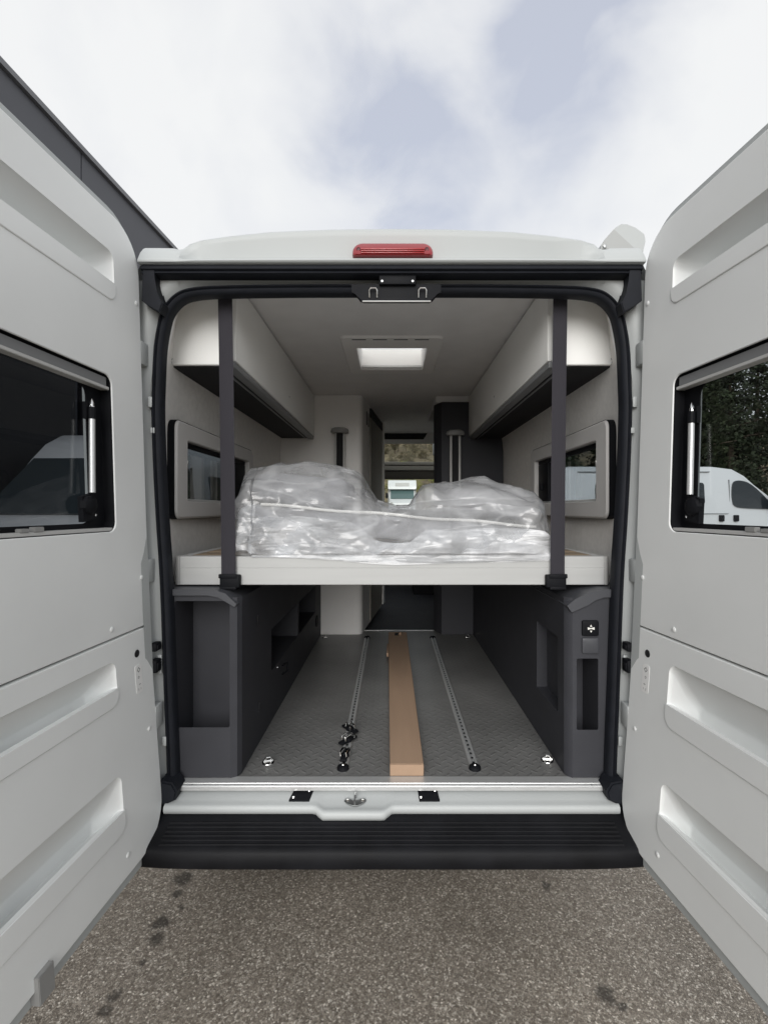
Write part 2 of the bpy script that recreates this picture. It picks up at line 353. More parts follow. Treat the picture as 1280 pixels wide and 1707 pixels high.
def empty(name, label=None, cat=None, loc=(0, 0, 0), group=None, parent=None, rot=(0, 0, 0)):
    o = bpy.data.objects.new(name, None); COL.objects.link(o); o.location = loc; o.rotation_euler = rot
    o.empty_display_size = .2
    if label: o['label'] = label; o['category'] = cat
    if group: o['group'] = group
    if parent: o.parent = parent
    return o
def tag(o, label, cat, group=None):
    o['label'] = label; o['category'] = cat
    if group: o['group'] = group
    return o
def structure(o): o['kind'] = 'structure'; return o

def box(bm, x0, x1, y0, y1, z0, z1, bev=0, seg=2):
    vs = [bm.verts.new(v) for v in ((x0, y0, z0), (x1, y0, z0), (x1, y1, z0), (x0, y1, z0), (x0, y0, z1), (x1, y0, z1), (x1, y1, z1), (x0, y1, z1))]
    fs = [bm.faces.new([vs[i] for i in f]) for f in ((0, 3, 2, 1), (4, 5, 6, 7), (0, 1, 5, 4), (1, 2, 6, 5), (2, 3, 7, 6), (3, 0, 4, 7))]
    if bev:
        es = list({e for f in fs for e in f.edges})
        bmesh.ops.bevel(bm, geom=es, offset=bev, segments=seg, affect='EDGES', profile=.5)
    return vs
def mbox(*a, **k):
    bm = bmesh.new(); box(bm, *a, **k); return bm
def loft(bm, A, B, closed=True):
    n = len(A); fs = []
    for i in range(n if closed else n - 1):
        j = (i + 1) % n
        try: fs.append(bm.faces.new((A[i], A[j], B[j], B[i])))
        except ValueError: pass
    return fs
def ring(bm, pts): return [bm.verts.new(p) for p in pts]
def rr(a0, a1, b0, b1, r, n=5):
    """rounded rectangle loop, CCW from bottom-left; r = radius or (bl, br, tr, tl)"""
    if isinstance(r, (int, float)): r = (r,) * 4
    out = []
    for (cx, cy, q), rad in zip(((a0, b0, 180), (a1, b0, 270), (a1, b1, 0), (a0, b1, 90)), r):
        sx = 1 if cx == a0 else -1; sy = 1 if cy == b0 else -1
        for k in range(n + 1):
            an = R(q + 90 * k / n)
            out.append((cx + sx * rad + rad * math.cos(an), cy + sy * rad + rad * math.sin(an)))
    return out
def fill(bm, loops):
    es = []
    for l in loops:
        for i in range(len(l)):
            a, b = l[i], l[(i + 1) % len(l)]
            e = bm.edges.get((a, b)) or bm.edges.new((a, b)); es.append(e)
    bmesh.ops.triangle_fill(bm, use_beauty=True, use_dissolve=False, edges=es)
def prism(bm, pts, f0, f1, bev=0):
    """polygon pts (2D) extruded: f0 / f1 map a 2D point to 3D at both ends"""
    A = ring(bm, [f0(*p) for p in pts]); B = ring(bm, [f1(*p) for p in pts])
    loft(bm, A, B)
    c0 = bm.faces.new(A[::-1]); c1 = bm.faces.new(B)
    if bev: bmesh.ops.bevel(bm, geom=list(c0.edges) + list(c1.edges), offset=bev, segments=2, affect='EDGES')
def tube(bm, pts, r, n=10, cap=True):
    pts = [Vector(p) for p in pts]; rs = r if isinstance(r, (list, tuple)) else [r] * len(pts); prev = None; rings = []
    for i, p in enumerate(pts):
        d = (pts[min(i + 1, len(pts) - 1)] - pts[max(i - 1, 0)]).normalized()
        if prev is None: a = d.orthogonal().normalized()
        else: a = (prev - d * prev.dot(d)).normalized()
        prev = a; b = d.cross(a)
        rings.append(ring(bm, [p + (a * math.cos(2 * math.pi * k / n) + b * math.sin(2 * math.pi * k / n)) * rs[i] for k in range(n)]))
    for A, B in zip(rings, rings[1:]): loft(bm, A, B)
    if cap: bm.faces.new(rings[0][::-1]); bm.faces.new(rings[-1])
def lathe(bm, prof, M=Matrix(), n=20):
    """profile (r, h) about local Z"""
    rings = []
    for r_, h in prof:
        if r_ < 1e-6: rings.append([bm.verts.new(M @ Vector((0, 0, h)))])
        else: rings.append(ring(bm, [M @ Vector((r_ * math.cos(2 * math.pi * k / n), r_ * math.sin(2 * math.pi * k / n), h)) for k in range(n)]))
    for A, B in zip(rings, rings[1:]):
        for k in range(n):
            a = [A[0]] if len(A) == 1 else [A[k], A[(k + 1) % n]]; b = [B[0]] if len(B) == 1 else [B[(k + 1) % n], B[k]]
            if len(a) + len(b) > 2: bm.faces.new(a + b)
def sweep(bm, path, prof, closed=False):
    """prof: list of (side, fwd) offsets; path: list of (pos, side_dir, fwd_dir)"""
    rings = [ring(bm, [p + s * a + f * b for a, b in prof]) for p, s, f in path]
    for A, B in zip(rings, rings[1:]): loft(bm, A, B)
    bm.faces.new(rings[0][::-1]); bm.faces.new(rings[-1])
def interp(t, xs, ys):
    if t <= xs[0]: return ys[0]
    for i in range(len(xs) - 1):
        if t <= xs[i + 1]:
            return ys[i] + (ys[i + 1] - ys[i]) * (t - xs[i]) / (xs[i + 1] - xs[i])
    return ys[-1]
def smooth_line(pts, n=6):              # Catmull-Rom through 2D points
    out = []
    for i in range(len(pts) - 1):
        p0, p1, p2, p3 = (Vector(pts[max(i - 1, 0)]), Vector(pts[i]), Vector(pts[i + 1]), Vector(pts[min(i + 2, len(pts) - 1)]))
        for k in range(n):
            t = k / n
            out.append(.5 * ((2 * p1) + (p2 - p0) * t + (2 * p0 - 5 * p1 + 4 * p2 - p3) * t * t + (3 * p1 - p0 - 3 * p2 + p3) * t ** 3))
    out.append(Vector(pts[-1])); return out

# ------------------------------------------------------------------ ground, hillside
GROUND_Y = [(-250, 0), (-20, 0), (6, 0), (12, .13), (20, .40), (40, .95), (50, 1.25), (250, 2.0)]
def gz(y): return interp(y, [a for a, _ in GROUND_Y], [b for _, b in GROUND_Y])
bm = bmesh.new()
xs = [-250, -60, -20, -6, 0, 6, 20, 60, 250]
rows = [ring(bm, [(x, y, z) for x in xs]) for y, z in GROUND_Y]
for A, B in zip(rows, rows[1:]): loft(bm, A, B, False)
structure(obj('asphalt_ground', bm, ASPH))
bm = bmesh.new()
rows = []
for j in range(30):
    y = 46 + j * 3.2; rows.append([])
    for i in range(60):
        x = -150 + i * 5.1
        h = interp(j, [0, 3, 14, 22, 29], [.6, 2.2, 17, 24, 26])
        h += noise.noise(Vector((x * .08, y * .08, 0))) * min(j, 6) * .35
        rows[-1].append(bm.verts.new((x, y, h)))
for A, B in zip(rows, rows[1:]): loft(bm, A, B, False)
structure(obj('hillside', bm, HILLM))

# ------------------------------------------------------------------ grey hall on the left
BX0, BY0 = -4.60, 5.57
bdir = Vector((.0554, 1, 0)).normalized(); bnrm = Vector((bdir.y, -bdir.x, 0))
def bp(s, out, z):                      # s along the facade, out towards the yard
    p = Vector((BX0, BY0, 0)) + bdir * s + bnrm * out; return Vector((p.x, p.y, z))
hall = empty('hall_building', 'long grey metal-clad hall with flat roof beside the camper van', 'building', (BX0, BY0, 0))
hall_inv = Matrix.Translation((-BX0, -BY0, 0))
def hb(*args):
    bm = bmesh.new(); s0, s1, o0, o1, z0, z1 = args
    vs = [bm.verts.new(hall_inv @ bp(s, o, z)) for z in (z0, z1) for s, o in ((s0, o0), (s1, o0), (s1, o1), (s0, o1))]
    for f in ((0, 3, 2, 1), (4, 5, 6, 7), (0, 1, 5, 4), (1, 2, 6, 5), (2, 3, 7, 6), (3, 0, 4, 7)): bm.faces.new([vs[i] for i in f])
    return bm
obj('core_wall', hb(-9.1, 32, -14, -.12, -.05, 6.6), CLADD, hall)
s = -9.0
while s < 31:
    obj('cladding_panel', hb(s, s + 3.43, -.1, 0, 4.3, 6.72), CLADD, hall)
    pane = obj('view_darkening_panel', hb(s + .06, s + 3.37, -.1, -.03, .4, 4.25), DARKPNL, hall)  # made-up dark panels that keep the left door window's view dim
    s += 3.45
obj('plinth', hb(-9, 32, -.1, .01, -.05, .39), CLADD, hall)
obj('parapet_flashing', hb(-9.2, 32.1, -.3, .05, 6.724, 6.80), CLADT, hall)

# ------------------------------------------------------------------ vehicles in the yard
def wheel(parent, x, y, r=.34, wd=.2):
    bm = bmesh.new(); M = Matrix.Translation((x, y, r)) @ Matrix.Rotation(R(90), 4, 'X')
    lathe(bm, [(r * .62, -wd / 2), (r * .93, -wd / 2), (r, -wd * .32), (r, wd * .32), (r * .93, wd / 2), (r * .62, wd / 2), (r * .62, -wd / 2)], M, 24)
    o = obj('wheel', bm, TYRE, parent)
    bm = bmesh.new()
    lathe(bm, [(0, -wd * .3), (r * .2, -wd * .34), (r * .5, -wd * .2), (r * .62, -wd * .45), (r * .62, wd * .45), (r * .5, wd * .2), (r * .2, wd * .34), (0, wd * .3)], M, 24)
    obj('rim', bm, RIM, o)
    return o
def van(label, group, loc, rz, paint, lower=None, hgt=2.6):
    """panel van, nose along +x, origin at the rear corner on the ground, y = width"""
    v = empty('parked_van', label, 'van', loc, group, rot=(0, 0, rz))
    prof = [(0.0, .42), (.0, 1.25), (.05, hgt - .25), (.12, hgt - .06), (.3, hgt), (3.7, hgt), (4.15, hgt - .06), (4.42, hgt - .22), (4.62, hgt - .42), (5.32, 1.42), (5.5, 1.30), (5.85, 1.08), (5.96, .85), (5.98, .5), (5.95, .36), (5.5, .33), (.3, .35)]
    prof = [tuple(q) for q in prof]
    W = 1.02
    def half(z): return W * interp(z, [.3, .9, 1.3, 1.9, 2.35, 2.6], [.96, 1.0, 1.0, .96, .90, .83])
    bm = bmesh.new()
    # cross rows through the width so that the flanks lean in towards the roof
    cols = []
    for t in (-1, -.985, -.9, 0, .9, .985, 1):
        c = []
        for x, z in prof:
            ins = {1: .035, .985: .012}.get(abs(t), 0)
            cx, cz = 2.9, 1.3
            c.append(bm.verts.new((x + (cx - x) * ins * .35, t * half(z), z + (cz - z) * ins)))
        cols.append(c)
    for A, B in zip(cols, cols[1:]): loft(bm, A, B)
    bm.faces.new(cols[0]); bm.faces.new(cols[-1][::-1])
    obj('body', bm, paint, v, angle=30)
    def side(poly, m, name, out=.006, parent=v):
        res = None
        for sgn in (-1, 1):
            bm = bmesh.new()
            prism(bm, poly, lambda x, z: Vector((x, sgn * (half(z) * .999 - .03), z)), lambda x, z: Vector((x, sgn * (half(z) + out), z)))
            res = obj(name, bm, m, parent)
        return res
    cabw = [(p[0], p[1]) for p in smooth_line([(4.12, 1.52), (4.10, 1.75), (4.16, 2.05), (4.42, 2.06), (4.66, 1.9), (5.0, 1.55), (5.1, 1.42), (4.3, 1.44), (4.12, 1.52)], 4)][:-1]
    side(cabw, VGLASS, 'cab_window')
    side(rr(2.75, 3.45, 1.52, 2.03, .06), VGLASS, 'side_window')
    side(rr(.9, 1.8, 1.62, 2.0, .05), VGLASS, 'side_window')
    side([(4.05, .55), (4.056, .55), (4.056, 2.1), (4.05, 2.1)], BLACKP, 'door_seam', .003)
    side([(2.6, .55), (2.606, .55), (2.606, 2.2), (2.6, 2.2)], BLACKP, 'door_seam', .003)
    side(rr(3.78, 3.88, 1.12, 1.27, .02), BLACKP, 'door_handle', .03)
    side(rr(4.12, 4.22, 1.12, 1.27, .02), BLACKP, 'door_handle', .03)
    side(rr(.6, 4.3, .62, .80, .03), BLACKP, 'side_moulding', .012)
    for x0 in (2.62, 5.2):
        side([(x0, .60), (x0 + .006, .60), (x0 + .006, 1.3), (x0, 1.3)], BLACKP, 'door_seam', .003)
    for xc in (1.05, 5.05):
        side([(xc + .47 * math.cos(R(a)), .34 + .47 * math.sin(R(a))) for a in range(0, 181, 15)] + [(xc + .40 * math.cos(R(a)), .34 + .40 * math.sin(R(a))) for a in range(180, -1, -15)], BLACKP, 'wheel_arch', .012)
    side([(.5, hgt - .14), (3.6, hgt - .14), (3.6, hgt - .125), (.5, hgt - .125)], SASH, 'awning_rail', .03)
    side([(.5, 1.30), (4.0, 1.30), (4.0, 1.308), (.5, 1.308)], SASH, 'body_crease', .002)
    bm = bmesh.new()
    ws = [(4.66, hgt - .46), (5.28, 1.46)]
    A = ring(bm, [(4.655, -.80, hgt - .445), (4.655, .80, hgt - .445), (5.30, .93, 1.455), (5.30, -.93, 1.455)])
    B = ring(bm, [p.co + Vector((.02, 0, .014)) for p in A]); loft(bm, A, B); bm.faces.new(B); bm.faces.new(A[::-1])
    obj('windscreen', bm, VGLASS, v)
    bm = bmesh.new(); box(bm, 5.6, 6.06, -.95, .95, .34, .66, .05); obj('front_bumper', bm, BLACKP, v)
    bm = bmesh.new(); box(bm, -.07, .2, -.93, .93, .38, .58, .03); obj('rear_bumper', bm, BLACKP, v)
    bm = bmesh.new(); prism(bm, rr(-.5, .5, .72, 1.0, .05), lambda a, b: Vector((5.86, a, b)), lambda a, b: Vector((6.0, a, b))); obj('grille', bm, BLACKP, v)
    for sg in (-1, 1):
        bm = bmesh.new(); box(bm, 5.55, 5.93, sg * .84 - .1, sg * .84 + .1, .95, 1.18, .05); obj('headlight', bm, RAILW, v)
        bm = bmesh.new(); box(bm, 4.95, 5.12, sg * 1.17 - .1, sg * 1.17 + .1, 1.42, 1.75, .04); m_ = obj('wing_mirror', bm, BLACKP, v)
        for x in (1.05, 5.05): wheel(v, x, sg * .88)
        bm = bmesh.new(); box(bm, -.02, .05, sg * .9 - .06, sg * .9 + .06, .95, 1.6, .02); obj('tail_light', bm, REDL, v)
        bm = bmesh.new(); prism(bm, rr(sg * .47 - .38, sg * .47 + .38, 1.5, 2.05, .06), lambda a, b: Vector((-.01, a, b)), lambda a, b: Vector((.1, a, b))); obj('rear_window', bm, VGLASS, v)
    return v
van('white campervan parked side-on by the wood, seen through the right door window', None, (3.88, 12.1, .12), 0, VANW, hgt=2.42)
van('grey van parked nose-on beside the hall, seen dimly through the left door window', None, (-3.75, 10.7, 0), R(-90), VANG)

def motorhome():
    X, Y = .82, 38.0; z0 = gz(38)
    v = empty('motorhome', 'white coachbuilt motorhome facing the camera, seen through the windscreen', 'motorhome', (X, Y, z0), rot=(0, 0, R(-90)))
    # local: nose +x, width y
    bm = bmesh.new()
    prof = [(-5.5, .45), (-5.5, 2.85), (-5.35, 3.0), (-.2, 3.02), (.35, 2.95), (.62, 2.70), (.72, 2.25), (.3, 2.2), (.0, 2.2), (0, .45)]
    prism(bm, prof, lambda x, z: Vector((x, -1.12, z)), lambda x, z: Vector((x, 1.12, z)), .06); obj('coach_body', bm, VANW, v)
    bm = bmesh.new()
    prism(bm, [(0, .4), (0, 2.19), (.35, 2.19), (.98, 1.45), (1.15, 1.36), (1.5, 1.15), (1.58, .9), (1.58, .4)], lambda x, z: Vector((x, -.98, z)), lambda x, z: Vector((x, .98, z)), .07); obj('cab', bm, VANW, v)
    bm = bmesh.new(); A = ring(bm, [(.40, -.90, 2.17), (.40, .90, 2.17), (.99, .92, 1.48), (.99, -.92, 1.48)])
    B = ring(bm, [p.co + Vector((.03, 0, .02)) for p in A]); loft(bm, A, B); bm.faces.new(B); bm.faces.new(A[::-1]); obj('windscreen', bm, MHGLASS, v)
    bm = bmesh.new(); box(bm, 1.50, 1.6, -.5, .5, .75, 1.0, .03); obj('grille', bm, BLACKP, v)
    bm = bmesh.new(); box(bm, 1.3, 1.66, -.97, .97, .38, .66, .05); obj('bumper', bm, BLACKP, v)
    bm = bmesh.new(); prism(bm, rr(-.55, .55, 2.48, 2.75, .06), lambda a, b: Vector((.4, a, b)), lambda a, b: Vector((.715 - (b - 2.25) * .12, a, b))); obj('front_locker_panel', bm, RAILW, v)
    for sg in (-1, 1):
        bm = bmesh.new(); box(bm, 1.3, 1.57, sg * .82 - .1, sg * .82 + .1, .95, 1.2, .05); obj('headlight', bm, RAILW, v)
        bm = bmesh.new(); box(bm, .55, .7, sg * 1.2 - .1, sg * 1.2 + .1, 1.55, 1.95, .04); obj('wing_mirror', bm, BLACKP, v)
        for x in (-4, .75): wheel(v, x, sg * .85)
motorhome()

# ------------------------------------------------------------------ trees
def tree_meshes(kind, h, leafm, seed):
    rnd = random.Random(seed)
    bm = bmesh.new(); tube(bm, [(0, 0, -.2), (.03 * h * rnd.uniform(-1, 1) * .5, .02, h * .45), (0, 0, h * .93)], [.022 * h, .015 * h, .004 * h], 8)
    for k in range(9):
        z = h * (.3 + .06 * k); a = rnd.uniform(0, 6.28); l = h * (.2 if kind == 'fir' else .24) * (1 - .05 * k)
        tube(bm, [(0, 0, z), (math.cos(a) * l, math.sin(a) * l, z + (.02 if kind == 'fir' else .16) * h)], [.006 * h, .002 * h], 5)
    me_t = bpy.data.meshes.new('trunk'); bm.to_mesh(me_t); bm.free(); me_t.materials.append(BARK)
    bm = bmesh.new()
    clumps = []
    if kind == 'fir':
        for k in range(16):
            z = h * (.14 + .85 * k / 15); rad = h * .20 * (1.02 - k / 15) + .1
            for q in range(9):
                a = rnd.uniform(0, 6.28); r = rad * rnd.uniform(.45, 1); clumps.append((r * math.cos(a), r * math.sin(a), z - r * .22, .045 * h))
    else:
        for k in range(75):
            a = rnd.uniform(0, 6.28); ph = rnd.uniform(-1, 1); r = h * .27 * rnd.uniform(.45, 1.05)
            clumps.append((r * math.cos(a) * math.sqrt(1 - ph * ph), r * math.sin(a) * math.sqrt(1 - ph * ph), h * .62 + ph * h * .36, .06 * h))
    for cx, cy, cz, cr in clumps:
        for k in range(52):
            p = Vector((cx, cy, cz)) + Vector((rnd.gauss(0, 1), rnd.gauss(0, 1), rnd.gauss(0, .7))) * cr * .62
            s = h * .0068 * rnd.uniform(.6, 1.5)
            u = Vector((rnd.uniform(-1, 1), rnd.uniform(-1, 1), rnd.uniform(-.8, .8))).normalized(); v = u.orthogonal().normalized()
            bm.faces.new([bm.verts.new(p + u * s * 1.5), bm.verts.new(p + v * s), bm.verts.new(p - u * s * 1.5), bm.verts.new(p - v * s)])
    me_c = bpy.data.meshes.new('crown'); bm.to_mesh(me_c); bm.free(); me_c.materials.append(leafm)
    return me_t, me_c
TR = [tree_meshes('fir', 11, LEAFD, 1), tree_meshes('fir', 10, LEAFD, 2), tree_meshes('broad', 9.5, LEAFD, 3), tree_meshes('broad', 6, LEAFY, 4), tree_meshes('broad', 5, LEAFB, 5)]
def tree(k, x, y, z, s, label, group, name='tree'):
    t = empty(name, label, 'tree', (x, y, z), group, rot=(0, 0, random.uniform(0, 6.28))); t.scale = (s, s, s)
    for nm, me in zip(('trunk', 'crown'), TR[k]):
        o = bpy.data.objects.new(nm, me); COL.objects.link(o); o.parent = t
for i, (x, y, k, s) in enumerate([(9.5, 29, 0, 1.0), (13.2, 27, 2, 1.0), (16.6, 26, 0, .95), (19.6, 27.5, 1, 1.05), (22.5, 25, 2, 1.05), (26, 27, 0, 1.0), (11.5, 33, 1, 1.05), (15.2, 32, 0, 1.05),
                                  (18.4, 33, 2, 1.15), (22, 32, 1, 1.1), (25.5, 33, 0, 1.1), (30, 29, 1, 1.1), (29.5, 34, 2, 1.15), (34, 32, 0, 1.1), (7.2, 33, 2, .95), (38, 35, 1, 1.15)]):
    lab = 'dark fir tree in the wood behind the parked white campervan' if k < 2 else 'dark bushy broadleaf tree in the wood behind the parked white campervan'
    tree(k, x, y, gz(y), s, lab, 'firs in the wood' if k < 2 else 'broadleaf trees in the wood', 'fir_tree' if k < 2 else 'broadleaf_tree')
for i, (x, y, k, s) in enumerate([(-1.6, 43, 3, .8), (3.6, 42.5, 3, .8), (-4.5, 44, 3, .9), (6.3, 44, 3, .95), (1.0, 45.5, 3, .85)]):
    tree(k, x, y, gz(y), s, 'yellow-green leafy tree at the foot of the bank behind the motorhome', 'yellow-green trees behind the motorhome', 'leafy_tree')
for i in range(32):
    x = -3.5 + i * .42 + random.uniform(-.4, .4); y = 66 + random.uniform(0, 15)
    j = (y - 46) / 3.2
    tree(4, x, y, interp(j, [0, 3, 14, 22, 29], [.6, 2.2, 17, 24, 26]) - .5, random.uniform(.35, .8), 'bronze-green bush on the brown bank above the yard', 'bushes on the bank', 'bush')

# ================================================================== the camper van
VAN = empty('camper_van', 'white camper van with both rear doors open and garage under a raised bed', 'camper van', (0, 1.67, 0))
VANI = Matrix.Translation((0, -1.67, 0))
def vo(name, bm, m, parent=None, **k):
    """a part of the van; geometry is given in world coordinates"""
    bm.transform(VANI); return obj(name, bm, m, parent or VAN, **k)
def mirror_bm(f):                       # build f(sgn) for both sides
    for s in (-1, 1): f(s)

# ---- outer shell
SEAM = 5.45
outer = [(0, 2.515), (.45, 2.505), (.70, 2.478), (.80, 2.45), (.87, 2.40), (.915, 2.30), (.945, 2.05), (.965, 1.80), (.97, 1.53), (.972, 1.2), (.965, .85), (.95, .55), (.93, .40)]
WINY, WINZ = (1.90, 2.78), (1.53, 1.80)
def shell_side(sgn):
    bm = bmesh.new()
    pts = [p for p in outer if p[1] <= 2.41]
    pts = [(.87, 2.40)] + [q for q in outer if q[1] < 2.40]
    ys = [1.665, WINY[0], WINY[1], 4.58, 5.32, SEAM]
    cols = [[bm.verts.new((sgn * x, y, z)) for x, z in pts] for y in ys]
    for c in range(len(ys) - 1):
        for i in range(len(pts) - 1):
            if (c == 1 and pts[i][1] <= 1.81 and pts[i + 1][1] >= 1.52) or (c == 3 and pts[i][1] <= 2.06 and pts[i + 1][1] >= 1.19): continue  # the further opening is added to let light in
            bm.faces.new((cols[c][i], cols[c + 1][i], cols[c + 1][i + 1], cols[c][i + 1]))
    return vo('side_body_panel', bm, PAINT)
mirror_bm(shell_side)

# roof with a hole for the vent
VX, VY = .20, (2.56, 2.98)
bm = bmesh.new()
rx = [(-.87, 2.40), (-.80, 2.45), (-.70, 2.478), (-.45, 2.505), (-VX, 2.512), (VX, 2.512), (.45, 2.505), (.70, 2.478), (.80, 2.45), (.87, 2.40)]
ys = [2.1, VY[0], VY[1], 4.0, SEAM]
cols = [[bm.verts.new((x, y, z)) for x, z in rx] for y in ys]
for c in range(len(ys) - 1):
    for i in range(len(rx) - 1):
        if c == 1 and i == 4: continue
        bm.faces.new((cols[c][i], cols[c + 1][i], cols[c + 1][i + 1], cols[c][i + 1]))
vo('roof_skin', bm, PAINT)

# rear roof edge, a swept cap above the doors
def px2x(hw, Y=1.62): return hw * Y / F
topY = [(0, 383), (100, 384), (200, 388), (270, 395), (318, 402), (338, 407), (347, 414), (356, 416), (366, 413.5), (390, 413), (413, 413)]
tl = [(-a, b) for a, b in reversed(topY)] + topY[1:]
tl = [(a, b) for a, b in tl]
bm = bmesh.new()
rowsY = []
for (yy, t) in ((1.605, 0), (1.598, .02), (1.596, .05), (1.600, .10), (1.622, .16), (1.650, .20), (1.662, .26), (1.656, .50), (1.648, .80), (1.645, .93), (1.650, .985), (1.676, 1.01), (1.74, 1.03)):
    r_ = []
    for hw, y in tl:
        zb = CAMZ + (850 - 437) * 1.60 / F; zt = CAMZ + (850 - y) * 1.66 / F
        X = hw * 1.64 / F
        z = zb + (zt - zb) * t
        k_ = max(0, min(1, (346 - abs(hw)) / 12)); y_old = interp(t, [0, .02, .08, .2, .45, .75, .93, 1.0, 1.03], [1.605, 1.598, 1.596, 1.602, 1.612, 1.63, 1.65, 1.672, 1.74])
        r_.append(bm.verts.new((X, yy * k_ + y_old * (1 - k_), z)))
    rowsY.append(r_)
for A, B in zip(rowsY, rowsY[1:]): loft(bm, A, B, False)
# underside return
und = ring(bm, [(v.co.x, 1.66, v.co.z - .004) for v in rowsY[0]]); loft(bm, rowsY[0], und, False)
vo('rear_roof_edge', bm, PAINT, angle=50)
# join from the cap back to the roof skin
bm = bmesh.new()
A = ring(bm, [(v[0] * 1.64 / F, 1.738, CAMZ + (850 - v[1]) * 1.66 / F + .001 + (CAMZ + (850 - v[1]) * 1.66 / F - 2.347) * .03) for v in tl])
B = ring(bm, [(v[0] * 1.64 / F * 1.02, 2.1, interp(abs(v[0] * 1.64 / F * 1.02), [0, .45, .70, .80, .87, .9], [2.5125, 2.502, 2.475, 2.447, 2.397, 2.36]) + .006) for v in tl])
loft(bm, A, B, False); vo('roof_fairing', bm, PAINT)

# ---- door aperture
hw = [(0, 482), (150, 482), (285, 484), (333, 488), (356, 497), (373, 516), (381, 538), (388, 580), (391, 640), (392, 690), (389, 781), (384, 875), (378, 970), (372, 1135), (367, 1266), (366, 1312)]
YS = 1.67
half = smooth_line([(a * YS / F, CAMZ - (b - 850) * YS / F) for a, b in hw], 5)
full = [Vector((-p.x, p.y)) for p in reversed(half)] + list(half[1:])
def offs(line, d):
    out = []
    for i, p in enumerate(line):
        t = (line[min(i + 1, len(line) - 1)] - line[max(i - 1, 0)]).normalized(); n = Vector((-t.y, t.x)); out.append(p + n * d)
    return out
# seal: rubber section swept round the aperture
path = []
for i, p in enumerate(full):
    t = (full[min(i + 1, len(full) - 1)] - full[max(i - 1, 0)]).normalized()
    path.append((Vector((p.x, YS, p.y)), Vector((-t.y, 0, t.x)), Vector((0, 1, 0))))
bm = bmesh.new()
sweep(bm, path, [(-.017, .03), (-.018, -.004), (-.013, -.014), (-.004, -.018), (.002, -.010), (.006, -.017), (.012, -.013), (.0165, -.002), (.0165, .03)])
vo('door_seal', bm, RUBBER, angle=40)
# painted jamb from the seal out to the body side
bm = bmesh.new()
o1 = offs(full, .012); o2 = offs(full, .028); o3 = offs(full, .05)
def clampz(l, y):
    return ring(bm, [(p.x, y, min(p.y, 2.312)) for p in l])
L0 = clampz(offs(full, -.012), 1.700); L1 = clampz(o1, 1.690); L2 = clampz(o2, 1.668); L3 = clampz(o3, 1.655)
lo = []
for p in full:
    lo.append((math.copysign(.965 if abs(p.x) > .70 else abs(p.x) * 1.3, p.x), 1.655, min(max(p.y + .05, p.y) if abs(p.x) < .75 else p.y, 2.312)))
L4 = ring(bm, lo)
for A, B in ((L0, L1), (L1, L2), (L2, L3), (L3, L4)): loft(bm, A, B, False)
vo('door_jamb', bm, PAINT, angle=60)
# hinge-side pressings on the jamb: small steps and plugs
for s in (-1, 1):
    for (h, zc, hh) in ((408, 668, 9), (404, 716, 5), (392, 1110, 16), (384, 1240, 8)):
        X = h * 1.64 / F; Z = CAMZ - (zc - 850) * 1.64 / F
        bm = bmesh.new(); box(bm, s * X - .005, s * X + .010, 1.654, 1.66, Z - hh / F * 1.64, Z + hh / F * 1.64, .003); vo('jamb_pressing', bm, PAINT)
    for zc, r_ in ((1080, .014), (1112, .022)):
        X = 391 * 1.62 / F; Z = CAMZ - (zc - 850) * 1.62 / F
        bm = bmesh.new(); Xa = s * (X + .013); box(bm, Xa - .012, Xa + .012, 1.615, 1.656, Z - r_, Z + r_, .005); box(bm, Xa - s * .012 - .004, Xa - s * .012 + .004, 1.62, 1.645, Z - r_ * .55, Z + r_ * .55, .002)
        vo('check_strap', bm, BLACKP)
# gutter seal over the doors
z1, z0 = CAMZ + 411 * 1.605 / F, CAMZ + 389.5 * 1.63 / F
bm = bmesh.new()
prof = [(1.612, z1), (1.606, z1 - .016), (1.616, z1 - .020), (1.612, z0 + .004), (1.622, z0), (1.668, z0), (1.668, z1)]
prism(bm, prof, lambda y, z: Vector((-.852, y, z)), lambda y, z: Vector((.852, y, z)))
vo('gutter_seal', bm, RUBBER)
for s in (-1, 1):                       # rubber corner pieces
    bm = bmesh.new()
    pts = [P(242, 440, 1.63), P(261, 440, 1.63), P(261, 470, 1.63), P(265, 492, 1.63), P(275, 508, 1.63), P(270, 524, 1.63), P(248, 510, 1.63), P(240, 504, 1.63)]
    prism(bm, pts, lambda x, z: Vector((s * -x, 1.612, z)), lambda x, z: Vector((s * -x, 1.665, z)), .003)
    vo('corner_seal', bm, RUBBER)
    bm = bmesh.new()                    # seal foot at the sill
    pts = [P(272, 1296, 1.64), P(292, 1300, 1.64), P(300, 1314, 1.64), P(297, 1328, 1.64), P(284, 1334, 1.64), P(268, 1338, 1.64), P(262, 1312, 1.64)]
    prism(bm, pts, lambda x, z: Vector((s * -x, 1.615, z)), lambda x, z: Vector((s * -x, 1.69, z)), .006)
    vo('seal_foot', bm, RUBBER)
